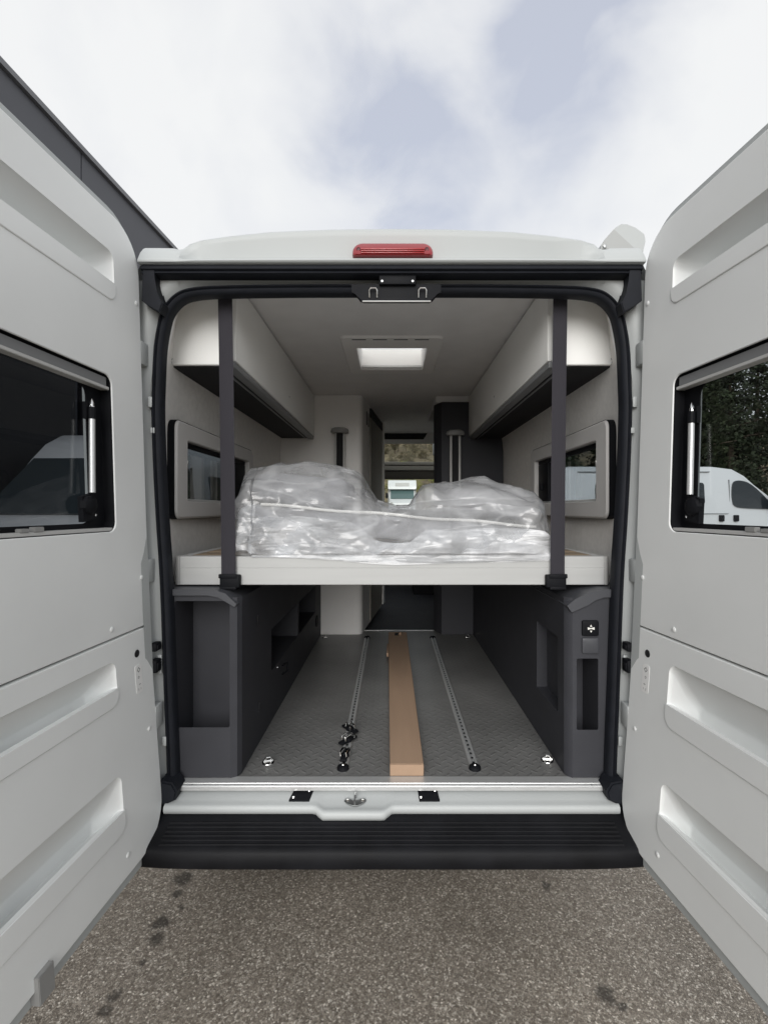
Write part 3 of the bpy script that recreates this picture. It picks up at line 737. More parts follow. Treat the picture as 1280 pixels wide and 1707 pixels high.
# body header between the gutter seal and the door seal, behind the latch
# latch bracket
bm = bmesh.new()
pts = [P(*q, 1.64) for q in ((586, 474), (735, 474), (735, 488), (728, 490), (721, 500), (716, 502.5), (606, 502.5), (600, 500), (593, 490), (586, 488))]
prism(bm, pts, lambda x, z: Vector((x, 1.636, z)), lambda x, z: Vector((x, 1.655, z)), .002)
lb = vo('latch_bracket', bm, BLACKP)
bm = bmesh.new(); x0, zt = P(632, 459, 1.63); x1, zb = P(693, 475, 1.63); box(bm, x0, x1, 1.622, 1.66, zb, zt, .003); vo('latch_plate', bm, BLACKP, lb)
bm = bmesh.new(); x0, zt = P(604, 501.5, 1.64); x1, zb = P(718, 503.5, 1.64); box(bm, x0, x1, 1.635, 1.642, zb, zt, .001); vo('bright_edge', bm, RAILW, lb)
for cx in (622, 704):
    x, z = P(cx, 488, 1.63); zt = z + .014; zb = z - .014
    bm = bmesh.new(); tube(bm, [(x - .013, 1.634, zb), (x - .013, 1.626, zt - .006), (x - .009, 1.624, zt), (x + .009, 1.624, zt), (x + .013, 1.626, zt - .006), (x + .013, 1.634, zb)], .0027, 8); vo('catch', bm, CHROME, lb)
for cx in (637, 688):
    x, z = P(cx, 468, 1.62); bm = bmesh.new(); lathe(bm, [(0, .004), (.004, .003), (.005, 0)], Matrix.Translation((x, 1.622, z)) @ Matrix.Rotation(R(90), 4, 'X'), 10); vo('screw', bm, STEEL, lb)
# third brake light
bm = bmesh.new()
x0, zt = P(587, 401, 1.60); x1, zb = P(722, 427.5, 1.60)
lps = []
for y, ins in ((1.66, 0), (1.600, 0), (1.592, .003), (1.588, .009)):
    lps.append(ring(bm, [(a, y + (b - zb) * .35, b) for a, b in rr(x0 + ins, x1 - ins, zb + ins * .5, zt - ins, (.008, .008, .035 - ins, .035 - ins), 6)]))
for A, B in zip(lps, lps[1:]): loft(bm, A, B)
bm.faces.new(lps[-1])
bl = vo('brake_light', bm, REDL)
bm = bmesh.new()
for k in range(3): box(bm, x0 + .03, x1 - .03, 1.5865, 1.592, zb + .006 + k * .006, zb + .009 + k * .006, .001)
vo('lens_rib', bm, mat('red_reflector', (.38, .012, .014), .1, spec=.8), bl)
for s in (597, 712):
    x, z = P(s, 411, 1.58); bm = bmesh.new(); lathe(bm, [(0, .003), (.004, .003), (.007, .0045), (.0075, 0)], Matrix.Translation((x, 1.598, z)) @ Matrix.Rotation(R(90), 4, 'X'), 12); vo('screw', bm, mat('dark_red_screw_' + str(s), (.08, .01, .015), .5), bl)

# awning case on the right roof edge
bm = bmesh.new()
pts = [P(*q, 1.78) for q in ((1003, 414), (1004, 407), (1011, 396), (1030, 373), (1040, 367), (1050, 367.5), (1064, 373), (1079, 384), (1081, 396), (1077, 414))]
prism(bm, pts, lambda x, z: Vector((x, 1.80, z)), lambda x, z: Vector((x, 5.2, z)), .002)
aw = vo('awning', bm, PAINT)
bm = bmesh.new()
pts = [P(*q, 1.78) for q in ((1002, 415), (1003, 407), (1010, 396), (1024, 380), (1062, 415))]
prism(bm, pts, lambda x, z: Vector((x, 1.782, z)), lambda x, z: Vector((x, 1.799, z)), .003); vo('end_cap', bm, mat('shaded_cap_grey', (.36, .37, .365), .5), aw)  # darker grey paints the shade on the lower end facet
bm = bmesh.new(); x, z = P(1008, 410, 1.78); lathe(bm, [(0, .004), (.006, .003), (.007, 0)], Matrix.Translation((x, 1.78, z)) @ Matrix.Rotation(R(90), 4, 'X'), 12); vo('screw', bm, STEEL, aw)

# ---- sill, threshold, bumper
def sillrow(x):
    d = abs(x + .13); k = 1 - min(1, max(0, (d - .10) / .035)); k = k * k * (3 - 2 * k)
    return [(1.70, .530), (1.675, .523), (1.652, .5165 - .006 * k), (1.635 - .012 * k, .5105 - .012 * k), (1.626 - .018 * k, .505 - .010 * k), (1.616 - .020 * k, .5045 - .008 * k), (1.608 - .021 * k, .499 - .009 * k), (1.606 - .021 * k, .488 - .010 * k), (1.610 - .02 * k, .476 - .010 * k), (1.66, .45)]
bm = bmesh.new()
nx = 121; rows = []
for i in range(nx):
    x = -.775 + 1.55 * i / (nx - 1); rows.append(ring(bm, [(x, y, z) for y, z in sillrow(x)]))
for A, B in zip(rows, rows[1:]): loft(bm, A, B, False)
sill = vo('sill', bm, PAINT, angle=70)
for cx, sk in ((502, .004), (714, -.004)):
    xa, z = P(cx, 1327, 1.64); zt = .5215
    bm = bmesh.new(); A = []
    pts = [(xa - .036 - sk, 1.628, .5125), (xa + .034 - sk, 1.628, .5125), (xa + .036 + sk, 1.672, .5265), (xa - .032 + sk, 1.672, .5265)]
    B = ring(bm, pts); A = ring(bm, [(a, b, c - .02) for a, b, c in pts]); loft(bm, A, B); bm.faces.new(B); bm.faces.new(A[::-1])
    pl = vo('cover_plate', bm, BLACKP, sill)
    for dx, dy in ((-.026, 1.637), (.024, 1.662)):
        bm = bmesh.new(); lathe(bm, [(0, .004), (.004, .0035), (.0055, .0005)], Matrix.Translation((xa + dx, dy, .5125 + (dy - 1.628) * .32)), 12); vo('screw', bm, CHROME, sill)
# striker
xs_, z = P(592, 1337, 1.63)
bm = bmesh.new(); prism(bm, [(-.038, .004), (-.034, .013), (-.022, .014), (-.008, .004), (.008, .004), (.022, .014), (.034, .013), (.038, .004), (.030, -.006), (.008, -.018), (-.008, -.018), (-.030, -.006)],
      lambda a, b: Vector((xs_ + a, 1.629 + b * .9, .503 + b * .25)), lambda a, b: Vector((xs_ + a, 1.627 + b * .9, .508 + b * .25)), .001)
st = vo('striker', bm, STEEL, sill)
bm = bmesh.new(); tube(bm, [(xs_, 1.612, .505), (xs_, 1.610, .523), (xs_, 1.625, .530), (xs_, 1.643, .527), (xs_, 1.645, .510)], .0032, 8); vo('striker_loop', bm, STEEL, sill)
for dx in (-.026, .026):
    bm = bmesh.new(); lathe(bm, [(0, .006), (.005, .005), (.006, 0)], Matrix.Translation((xs_ + dx, 1.632, .508)), 8); vo('bolt', bm, CHROME, sill)
bm = bmesh.new()
prism(bm, [(1.655, .5285), (1.655, .541), (1.658, .5445), (1.668, .545), (1.669, .5475), (1.708, .5485), (1.708, .53)], lambda y, z: Vector((-.745, y, z)), lambda y, z: Vector((.745, y, z)))
th = vo('threshold_strip', bm, ALU)
for k in range(6):
    x = -.70 + k * .28
    bm = bmesh.new(); lathe(bm, [(0, .0015), (.0025, .0012), (.004, 0)], Matrix.Translation((x, 1.6625, .5445)), 8); vo('rivet', bm, STEEL, th)
# bumper
bm = bmesh.new()
bprof = [(1.68, .474), (1.628, .474), (1.600, .468), (1.585, .459), (1.512, .434), (1.500, .428), (1.494, .418), (1.488, .384), (1.492, .376), (1.53, .370), (1.68, .36)]
rows = []
for i in range(41):
    x = -.805 + 1.61 * i / 40
    bow = .012 * (abs(x) / .805) ** 8
    rows.append(ring(bm, [(x, y + bow, z) for y, z in bprof]))
for A, B in zip(rows, rows[1:]): loft(bm, A, B)
bm.faces.new(rows[0]); bm.faces.new(rows[-1][::-1])
bump = vo('bumper', bm, BUMPERM, angle=50)
for k in range(6):
    t = k / 5; y = 1.588 - .070 * t; z = .4601 - .024 * t
    bm = bmesh.new(); prism(bm, [(-.0024, -.003), (-.0012, .0026), (.0012, .0030), (.0024, -.003)], lambda a, b: Vector((-.745, y + a, z + b)), lambda a, b: Vector((.745, y + a, z + b)))
    vo('tread_rib', bm, BUMPERM, bump)
for sg in (-1, 1):
    for y in (2.75, 6.0):
        w_ = wheel(VAN, sg * .82, y - 1.67, .34, .22) if False else None
    for y in (3.0, 6.25):
        bm = bmesh.new(); M = Matrix.Translation((sg * .84, y, .34)) @ Matrix.Rotation(R(90), 4, 'Y')
        r = .34; wd = .22
        lathe(bm, [(r * .6, -wd / 2), (r * .93, -wd / 2), (r, -wd * .3), (r, wd * .3), (r * .93, wd / 2), (r * .6, wd / 2), (r * .6, -wd / 2)], M, 28); wo = vo('wheel', bm, TYRE)
        bm = bmesh.new(); lathe(bm, [(0, -.03), (r * .5, -.05), (r * .6, -.1), (r * .6, .1), (r * .5, .05), (0, .03)], M, 24); vo('rim', bm, RIM, wo)
bm = bmesh.new(); box(bm, -.92, .92, 1.72, 6.9, .36, .44); vo('underbody', bm, BLACKP)

# ---- interior lining
FLZ = .546
bm = bmesh.new(); box(bm, -.86, .86, 1.69, 3.80, .48, FLZ); vo('garage_floor', bm, VINYL)
bm = bmesh.new(); box(bm, -.86, .86, 3.80, 6.9, .45, .50); vo('aisle_floor', bm, ANTH)
lin = [(.80, 2.40), (.835, 2.2), (.862, 1.95), (.868, 1.80), (.868, 1.53), (.862, 1.3), (.842, 1.05), (.82, .55)]
def lining(sgn):
    bm = bmesh.new()
    ys = [1.672, WINY[0], WINY[1], 4.58, 5.32, 5.45]
    cols = [[bm.verts.new((sgn * (x - (.012 if y < 1.7 else 0)), y, z)) for x, z in lin] for y in ys]
    for c in range(len(ys) - 1):
        for i in range(len(lin) - 1):
            if (c == 1 and abs(lin[i][1] - 1.80) < .01) or (c == 3 and lin[i][1] <= 1.96 and lin[i + 1][1] >= 1.29): continue  # further cut-out matches the added light opening in the shell
            bm.faces.new((cols[c][i], cols[c + 1][i], cols[c + 1][i + 1], cols[c][i + 1]))
    # window reveal
    a = [(.868, .967)]
    for y0, y1, z0_, z1_ in ((WINY[0], WINY[1], 1.53, 1.53), (WINY[0], WINY[1], 1.80, 1.80), (WINY[0], WINY[0], 1.53, 1.80), (WINY[1], WINY[1], 1.53, 1.80)):
        q = [(sgn * .868, y0, z0_), (sgn * .868, y1, z1_), (sgn * .967, y1, z1_), (sgn * .967, y0, z0_)]
        if y0 == y1: q = [(sgn * .868, y0, z0_), (sgn * .868, y0, z1_), (sgn * .967, y0, z1_), (sgn * .967, y0, z0_)]
        bm.faces.new([bm.verts.new(p) for p in q])
    b2 = bmesh.new(); xa, xb = sorted((sgn * .90, sgn * .906)); box(b2, xa, xb, 4.585, 5.315, 1.21, 2.04); vo('added_daylight_window', b2, CLEAR)  # unseen window, added to bring daylight into the far interior
    return vo('wall_lining', bm, FELT, angle=60)
mirror_bm(lining)
CZ = 2.40
bm = bmesh.new()
gx = [-.83, -.79, -VX, VX, .79, .83]; gy = [1.70, VY[0], VY[1], 5.45]
g = [[bm.verts.new((x, y, CZ - (.12 if abs(x) > .8 else 0))) for x in gx] for y in gy]
for j in range(3):
    for i in range(5):
        if j == 1 and i == 2: continue
        bm.faces.new((g[j][i], g[j + 1][i], g[j + 1][i + 1], g[j][i + 1]))
vo('ceiling_panel', bm, CEILM)
# rear header trim, between seal and ceiling
bm = bmesh.new(); A = ring(bm, [(p.x * .985, 1.69, min(p.y, 2.30) - .012) for p in full if p.y > 2.0]); B = ring(bm, [(max(-.79, min(.79, p.x * .97)), 1.76, interp(abs(p.x), [0, .7, .83], [CZ - .002, CZ - .002, 2.28])) for p in full if p.y > 2.0])
loft(bm, A, B, False); vo('header_lining', bm, CEILM, angle=60)
# roof vent
bm = bmesh.new()
A = ring(bm, [(a, b, CZ - .012) for a, b in rr(-.26, .26, 2.42, 3.05, .03)]); A2 = ring(bm, [(a, b, CZ - .001) for a, b in rr(-.27, .27, 2.41, 3.06, .035)])
B = ring(bm, [(a, b, CZ - .012) for a, b in rr(-VX + .008, VX - .008, VY[0] + .008, VY[1] - .008, .012)])
C_ = ring(bm, [(a, b, CZ - .004) for a, b in rr(-VX + .012, VX - .012, VY[0] + .012, VY[1] - .012, .012)])
D = ring(bm, [(a, b, CZ + .115) for a, b in rr(-VX + .012, VX - .012, VY[0] + .012, VY[1] - .012, .012)])
loft(bm, A2, A); loft(bm, A, B); loft(bm, B, C_); loft(bm, C_, D)
vent = vo('roof_vent', bm, WETW)
for k in range(4):
    x0 = -.205 + k * .108
    bm = bmesh.new(); box(bm, x0, x0 + .072, 2.436, 2.444, CZ - .0135, CZ - .008); vo('air_slot', bm, DARKIN, vent)
bm = bmesh.new()
rows = []
for j in range(9):
    v_ = j / 8
    rows.append(ring(bm, [(-VX - .02 + (2 * VX + .04) * i / 8, VY[0] - .02 + (VY[1] - VY[0] + .04) * v_, CZ + .118 + .05 * (1 - (2 * i / 8 - 1) ** 4) * (1 - (2 * v_ - 1) ** 4)) for i in range(9)]))
for A, B in zip(rows, rows[1:]): loft(bm, A, B, False)
dm = bpy.data.materials.new('opal_acrylic'); dm.use_nodes = True; nt = dm.node_tree; nt.nodes.clear()
o_ = nt.nodes.new('ShaderNodeOutputMaterial'); t_ = nt.nodes.new('ShaderNodeBsdfTranslucent'); t_.inputs[0].default_value = (.95, .94, .92, 1)
tt = nt.nodes.new('ShaderNodeBsdfTransparent'); tt.inputs[0].default_value = (.92, .92, .9, 1); mm = nt.nodes.new('ShaderNodeMixShader'); mm.inputs[0].default_value = .5
nt.links.new(t_.outputs[0], mm.inputs[1]); nt.links.new(tt.outputs[0], mm.inputs[2]); nt.links.new(mm.outputs[0], o_.inputs[0])
vo('dome', bm, dm, vent)
bm = bmesh.new(); box(bm, -VX + .014, VX - .014, VY[1] - .035, VY[1] - .02, CZ - .004, CZ + .012, .003); vo('blind_bar', bm, RAILW, vent)
bm = bmesh.new(); box(bm, -VX + .02, VX - .02, VY[0] + .02, VY[0] + .05, CZ - .0, CZ + .03, .003); vo('blind_cassette', bm, RAILW, vent)

# overhead lockers
LX, LZ0 = .611, 2.068
def locker(s):
    y1 = 3.655 if s < 0 else 3.82
    bm = bmesh.new()
    # end panel, top outer corner rounded to the roof
    pts = [(-LX + .0, LZ0), (-LX, CZ - .002), (-.775, CZ - .002), (-.80, 2.37), (-.836, 2.25), (-.853, 2.12), (-.853, 2.085), (-.842, LZ0)]
    prism(bm, pts, lambda x, z: Vector((s * -x, 1.82, z)), lambda x, z: Vector((s * -x, 1.838, z)), .002)
    root = vo('overhead_locker', bm, CREAM)
    bm = bmesh.new(); box(bm, s * LX - .016 if s > 0 else -LX - .002, s * LX + .002 if s > 0 else -LX + .016, 1.812, y1, LZ0 + .012, CZ - .012, .003); vo('front_panel', bm, CREAM, root)
    bm = bmesh.new(); xa, xb = sorted((s * (LX - .010), s * (LX + .03))); box(bm, xa, xb, 1.815, y1, LZ0 - .012, LZ0 + .011, .002); vo('lower_rail', bm, SASH, root)
    bm = bmesh.new(); xa, xb = sorted((s * (LX + .032), s * .86)); box(bm, xa, xb, 1.839, y1, LZ0 - .004, LZ0 + .006); vo('underside', bm, DARKIN, root)
    bm = bmesh.new(); xa, xb = sorted((s * (LX + .046), s * (LX + .056))); box(bm, xa, xb, 1.86, y1 - .05, LZ0 - .010, LZ0 - .0045, .001); vo('light_strip', bm, SASH, root)
    bm = bmesh.new(); M = Matrix.Translation((s * (LX - .017), 2.75, LZ0 + .10)) @ Matrix.Rotation(R(-90 * s), 4, 'Y'); lathe(bm, [(0, .002), (.005, .0015), (.006, 0)], M, 10); vo('catch_button', bm, STEEL, root)
    bm = bmesh.new(); tube(bm, [(s * .843, 1.817, LZ0 + .004), (s * .845, 1.814, LZ0 + .016), (s * .838, 1.814, LZ0 + .022)], .0018, 6); vo('wire_clip', bm, STEEL, root)
mirror_bm(locker)

# side windows
def side_window(s):
    bm = bmesh.new()
    xin = .828
    f = lambda a, b, x: Vector((s * x, a, b))
    O2 = ring(bm, [f(a, b, .858) for a, b in rr(1.825, 2.835, 1.475, 1.862, .035)])
    O1 = ring(bm, [f(a, b, xin + .008) for a, b in rr(1.825, 2.835, 1.475, 1.862, .035)])
    O0 = ring(bm, [f(a, b, xin) for a, b in rr(1.833, 2.827, 1.483, 1.854, .03)])
    I0 = ring(bm, [f(a, b, xin) for a, b in rr(1.922, 2.755, 1.542, 1.795, .012)])
    I1 = ring(bm, [f(a, b, xin + .004) for a, b in rr(1.926, 2.751, 1.546, 1.791, .01)])
    I2 = ring(bm, [f(a, b, .872) for a, b in rr(1.926, 2.751, 1.546, 1.791, .01)])
    for A, B in ((O1, O0), (O0, I0), (I0, I1), (I1, I2)): loft(bm, A, B)
    root = vo('side_window', bm, FRAMEW)
    bm = bmesh.new(); A = ring(bm, [f(a, b, .865) for a, b in rr(1.823, 2.837, 1.473, 1.864, .036)]); B = ring(bm, [f(a, b, xin + .008) for a, b in rr(1.823, 2.837, 1.473, 1.864, .036)]); loft(bm, A, B); vo('frame_edge', bm, BLACKP, root)
    bm = bmesh.new(); xa, xb = sorted((s * .90, s * .906)); box(bm, xa, xb, WINY[0] + .002, WINY[1] - .002, 1.532, 1.798); vo('pane', bm, TINT, root)
    bm = bmesh.new(); xa, xb = sorted((s * .858, s * .870)); box(bm, xa, xb, 1.93, 2.748, 1.548, 1.556, .001); vo('blind_rail', bm, RAILW, root)
    bm = bmesh.new(); xa, xb = sorted((s * .850, s * .870)); box(bm, xa, xb, 1.93, 2.748, 1.770, 1.790, .002); vo('blind_cassette', bm, BLACKP, root)
    bm = bmesh.new(); xa, xb = sorted((s * .85, s * .868)); box(bm, xa, xb, 2.58, 2.748, 1.558, 1.768, .002); vo('inner_surround', bm, BLACKP, root)
    for yy in (2.66,):
        bm = bmesh.new(); xa, xb = sorted((s * .836, s * .85)); box(bm, xa, xb, yy, yy + .03, 1.62, 1.66, .003); vo('catch', bm, BLACKP, root)
    bm = bmesh.new(); tube(bm, [(s * .88, 2.00, 1.60), (s * .875, 2.03, 1.72)], .006, 8); vo('stay_arm', bm, CHROME, root)
mirror_bm(side_window)

# ---- furniture under the bed
def panel(bm, f, outline, holes, depth, drop=0.0):
    """flat face with recesses: f(a, b, w) -> Vector, w positive into the face"""
    O = ring(bm, [f(a, b, 0) for a, b in outline]); hs = []
    for h in holes:
        A = ring(bm, [f(a, b, 0) for a, b in h]); hs.append(A)
        ca = sum(p[0] for p in h) / len(h); cb = sum(p[1] for p in h) / len(h)
        B = ring(bm, [f(a, b - (drop if b < cb else 0), depth) for a, b in h]); loft(bm, A, B); bm.faces.new(B)
    fill(bm, [O] + hs)
    return O
YF = 1.698
# left box
bm = bmesh.new()
fo = rr(-.838, -.578, .55, 1.206, (.002, .002, .03, .002))
hole = rr(P(291, 0, YF)[0], P(383, 0, YF)[0], CAMZ - (1213 - 850) * YF / F, CAMZ - (1002 - 850) * YF / F, .008)
panel(bm, lambda a, b, w: Vector((a, YF + w, b)), fo, [hole], .16, .14)
lbx = vo('storage_box', bm, ANTH)
bm = bmesh.new()
XI = -.548
hol1 = rr(2.16, 2.76, .775, .965, .006); hol2 = rr(2.80, 3.40, .775, .965, .006)
panel(bm, lambda a, b, w: Vector((XI - w, a, b)), [(YF + .035, .547), (3.655, .547), (3.655, 1.19), (YF + .035, 1.19)], [hol1, hol2], .22)
vo('inner_panel', bm, ANTH, lbx)
bm = bmesh.new(); A = ring(bm, [(-.578, YF, z) for z in (.548, 1.195)]); B = ring(bm, [(XI, YF + .035, z) for z in (.548, 1.195)]); M_ = ring(bm, [(-.557, YF + .010, z) for z in (.548, 1.195)])
loft(bm, A, M_, False); loft(bm, M_, B, False); vo('corner_post', bm, ANTH, lbx)
bm = bmesh.new(); pts = [(-.85, 1.205), (-.655, 1.205), (-.618, 1.198), (-.56, 1.164), (-.552, 1.174), (-.592, 1.212), (-.635, 1.2255), (-.85, 1.227)]
prism(bm, pts, lambda x, z: Vector((x, YF - .012, z)), lambda x, z: Vector((x, 3.6, z))); vo('top_trim', bm, ANTHL, lbx)
for yy, zz in ((1.93, 1.06), (1.95, .70)):
    bm = bmesh.new(); box(bm, XI - .002, XI + .004, yy, yy + .006, zz - .018, zz + .018, .001); vo('slot', bm, DARKIN, lbx)
bm = bmesh.new(); tube(bm, [(XI + .003, 2.36, .735), (XI + .022, 2.39, .74), (XI + .022, 2.39, .70), (XI + .003, 2.36, .69)], .005, 8); vo('net_hook', bm, BLACKP, lbx)
bm = bmesh.new(); lathe(bm, [(0, .004), (.004, .003), (.005, 0)], Matrix.Translation((XI, 2.27, .755)) @ Matrix.Rotation(R(90), 4, 'Y'), 8); vo('screw', bm, CHROME, lbx)
bm = bmesh.new(); lathe(bm, [(.03, .004), (.04, .006), (.042, 0)], Matrix.Translation((XI, 3.45, .70)) @ Matrix.Rotation(R(90), 4, 'Y'), 16); vo('cable_grommet', bm, BLACKP, lbx)
# right box
bm = bmesh.new()
def pz(py): return CAMZ - (py - 850) * YF / F
def pxx(px): return (px - 653) * YF / F
fo = rr(.648, .838, .55, 1.200, (.002, .002, .002, .05))
h1 = rr(pxx(961), pxx(997), pz(1217), pz(1098), .006); h2 = rr(pxx(966), pxx(1003), pz(1086), pz(1008), (.006, .006, .02, .03))
panel(bm, lambda a, b, w: Vector((a, YF + w, b)), fo, [h1], .14, .12); bm.faces.ensure_lookup_table()
rbx = vo('storage_box', bm, ANTH)
XR = .627
bm = bmesh.new()
hol = rr(1.79, 2.05, .745, 1.03, (.006, .006, .006, .006))
panel(bm, lambda a, b, w: Vector((XR + w, a, b)), [(YF + .03, .547), (3.655, .547), (3.655, 1.19), (YF + .03, 1.19)], [hol], .044)
vo('inner_panel', bm, ANTH, rbx)
bm = bmesh.new(); A = ring(bm, [(.648, YF, z) for z in (.548, 1.195)]); B = ring(bm, [(XR, YF + .03, z) for z in (.548, 1.195)]); M_ = ring(bm, [(.636, YF + .009, z) for z in (.548, 1.195)])
loft(bm, A, M_, False); loft(bm, M_, B, False); vo('corner_post', bm, ANTH, rbx)
bm = bmesh.new(); pts = [(.85, 1.200), (.755, 1.198), (.725, 1.188), (.698, 1.170), (.640, 1.145), (.624, 1.168), (.65, 1.19), (.70, 1.216), (.755, 1.226), (.85, 1.227)]
prism(bm, pts, lambda x, z: Vector((x, YF - .012, z)), lambda x, z: Vector((x, 3.6, z))); vo('top_trim', bm, ANTHL, rbx)
for zc, sy in ((1047, True), (1076, False)):
    x, z = pxx(983), pz(zc)
    bm = bmesh.new(); A = [ring(bm, [(a, y, b) for a, b in rr(x - .030 + i_, x + .030 - i_, z - .028 + i_, z + .028 - i_, .006)]) for y, i_ in ((YF - .001, 0), (YF - .007, .001), (YF - .009, .004))]
    loft(bm, A[0], A[1]); loft(bm, A[1], A[2]); bm.faces.new(A[2]); sw = vo('switch', bm, BLACKP if sy else ANTHL, rbx)
    if sy:                              # bed up / down mark
        bm = bmesh.new()
        for q in ([(-.012, .005), (-.012, -.004), (0, -.001), (.012, -.004), (.012, .005), (0, .002)], [(0, .014), (-.004, .007), (.004, .007)], [(0, -.014), (.004, -.007), (-.004, -.007)]):
            prism(bm, q, lambda a, b: Vector((x + a, YF - .0115, z + b)), lambda a, b: Vector((x + a, YF - .0092, z + b)))
        vo('bed_lift_mark', bm, PIPING, rbx)

# washroom block on the left and door
bm = bmesh.new()
pts = [(-.86, 3.66), (-.275, 3.66), (-.255, 3.663), (-.238, 3.675), (-.228, 3.70), (-.225, 3.75), (-.10, 4.83), (-.10, 4.86), (-.50, 4.62), (-.86, 4.55)]
prism(bm, pts, lambda x, y: Vector((x, y, .547)), lambda x, y: Vector((x, y, CZ - .003)))
wet = vo('washroom_cabin', bm, WETW, angle=50)
def wl(t, out): return Vector((-.225 + .125 * t + out * .993, 3.75 + 1.08 * t - out * .115, 0))
def wslab(t0, t1, o0, o1, z0, z1):
    bm = bmesh.new(); vs = [bm.verts.new(wl(t, o) + Vector((0, 0, z))) for z in (z0, z1) for t, o in ((t0, o0), (t1, o0), (t1, o1), (t0, o1))]
    for f in ((0, 3, 2, 1), (4, 5, 6, 7), (0, 1, 5, 4), (1, 2, 6, 5), (2, 3, 7, 6), (3, 0, 4, 7)): bm.faces.new([vs[i] for i in f])
    return bm
vo('sliding_door', wslab(.28, .93, .0, .012, .56, 2.30), DOORG, wet)
vo('door_gap_shade', wslab(.28, .95, .0, .016, 2.303, 2.38), DARKIN, wet)  # dark slab standing in for the shaded gap above the door
vo('door_jamb', wslab(.94, 1.03, .0, .022, .56, 2.40 - .004), CREAM, wet)
for k in range(2): vo('vent_slot', wslab(.13 + k * .08, .155 + k * .08, 0, .003, 2.21, 2.32), DARKIN, wet)
# dark wardrobe on the right
bm = bmesh.new()
pts = [(.385, 3.66), (.86, 3.66), (.86, 4.5), (.40, 4.5), (.335, 3.78)]
prism(bm, pts, lambda x, y: Vector((x, y, .547)), lambda x, y: Vector((x, y, 2.345)), .003)
ward = vo('wardrobe', bm, ANTH)
bm = bmesh.new(); lathe(bm, [(0, .003), (.022, .003), (.03, .006), (.034, 0)], Matrix.Translation((.50, 3.66, 1.18)) @ Matrix.Rotation(R(90), 4, 'X') @ Matrix.Scale(1.9, 4, (0, 1, 0)), 16); vo('door_pull', bm, DARKIN, ward)
bm = bmesh.new(); box(bm, .345, .86, 3.70, 4.5, 2.348, 2.398); vo('filler_board', bm, CEILM, ward)
# step at the end of the garage floor
bm = bmesh.new(); box(bm, -.22, .345, 3.785, 3.80, .50, .5475); vo('floor_edge', bm, ALU)

# lift columns of the bed
def column(px, yt, sgn):
    x = (px - 653) * 3.60 / F; zt = CAMZ + (850 - yt) * 3.60 / F
    bm = bmesh.new(); box(bm, x - .024, x + .024, 3.612, 3.65, 1.24, zt); root = vo('lift_column', bm, DARKIN)
    for d in (-1, 1):
        bm = bmesh.new(); box(bm, x + d * .033 - .008, x + d * .033 + .008, 3.60, 3.65, 1.24, zt, .002); vo('guide_rail', bm, RAILW, root)
    bm = bmesh.new(); lathe(bm, [(0, .030), (.045, .028), (.064, .018), (.070, 0), (.066, -.012), (0, -.014)], Matrix.Translation((x, 3.60, zt)) @ Matrix.Scale(.55, 4, (0, 1, 0)), 24); vo('column_cap', bm, GREYP, root)
column(566, 719, -1); column(759, 723, 1)

# front bulkhead, over-cab shelf, roof window, cab
bm = bmesh.new(); box(bm, -.97, .97, 5.44, 5.48, 2.275, 2.50); bh = vo('cab_bulkhead', bm, CEILM)
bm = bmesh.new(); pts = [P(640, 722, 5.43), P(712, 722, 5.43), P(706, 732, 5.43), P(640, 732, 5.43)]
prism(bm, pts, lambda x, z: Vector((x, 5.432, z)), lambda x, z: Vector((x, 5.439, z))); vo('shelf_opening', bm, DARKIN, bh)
for s in (-1, 1):
    bm = bmesh.new(); A = ring(bm, [(s * .50, 5.44, z) for z in (.5, 2.275)]); B = ring(bm, [(s * .97, 5.44, z) for z in (.5, 2.275)]); loft(bm, A, B, False)
    if s < 0: vo('partition', bm, CEILM, bh)
    else:
        bm.free(); bm = bmesh.new(); box(bm, .56, .97, 5.44, 5.47, .5, 2.274); vo('partition', bm, CEILM, bh)
# cab sides and roof
for s in (-1, 1):
    bm = bmesh.new()
    for poly in ([(5.45, .4), (5.45, 1.45), (6.9, 1.30), (7.0, .4)], [(5.45, 1.45), (5.45, 2.45), (5.62, 2.40), (5.62, 1.43)], [(5.62, 2.08), (5.62, 2.40), (6.12, 2.12), (6.12, 2.02)]):
        prism(bm, poly, lambda y, z: Vector((s * .965, y, z)), lambda y, z: Vector((s * .935, y, z)))
    vo('cab_side', bm, PAINT)
    bm = bmesh.new(); prism(bm, [(5.62, 1.43), (5.62, 2.08), (6.12, 2.02), (6.85, 1.31)], lambda y, z: Vector((s * .958, y, z)), lambda y, z: Vector((s * .953, y, z))); vo('cab_door_window', bm, CLEAR)
# roof window above the cab
bm = bmesh.new(); A = ring(bm, [(-.90, 5.49, 2.45), (.90, 5.49, 2.45), (.90, 6.13, 2.135), (-.90, 6.13, 2.135)]); B = ring(bm, [v.co + Vector((0, .003, .006)) for v in A])
loft(bm, A, B); bm.faces.new(B); bm.faces.new(A[::-1]); vo('roof_window', bm, CLEAR)
bm = bmesh.new(); tube(bm, [(.50, 5.60, 2.16), (.505, 5.70, 2.31), (.53, 5.68, 2.36)], .016, 8); vo('roof_window_frame', bm, RAILW)
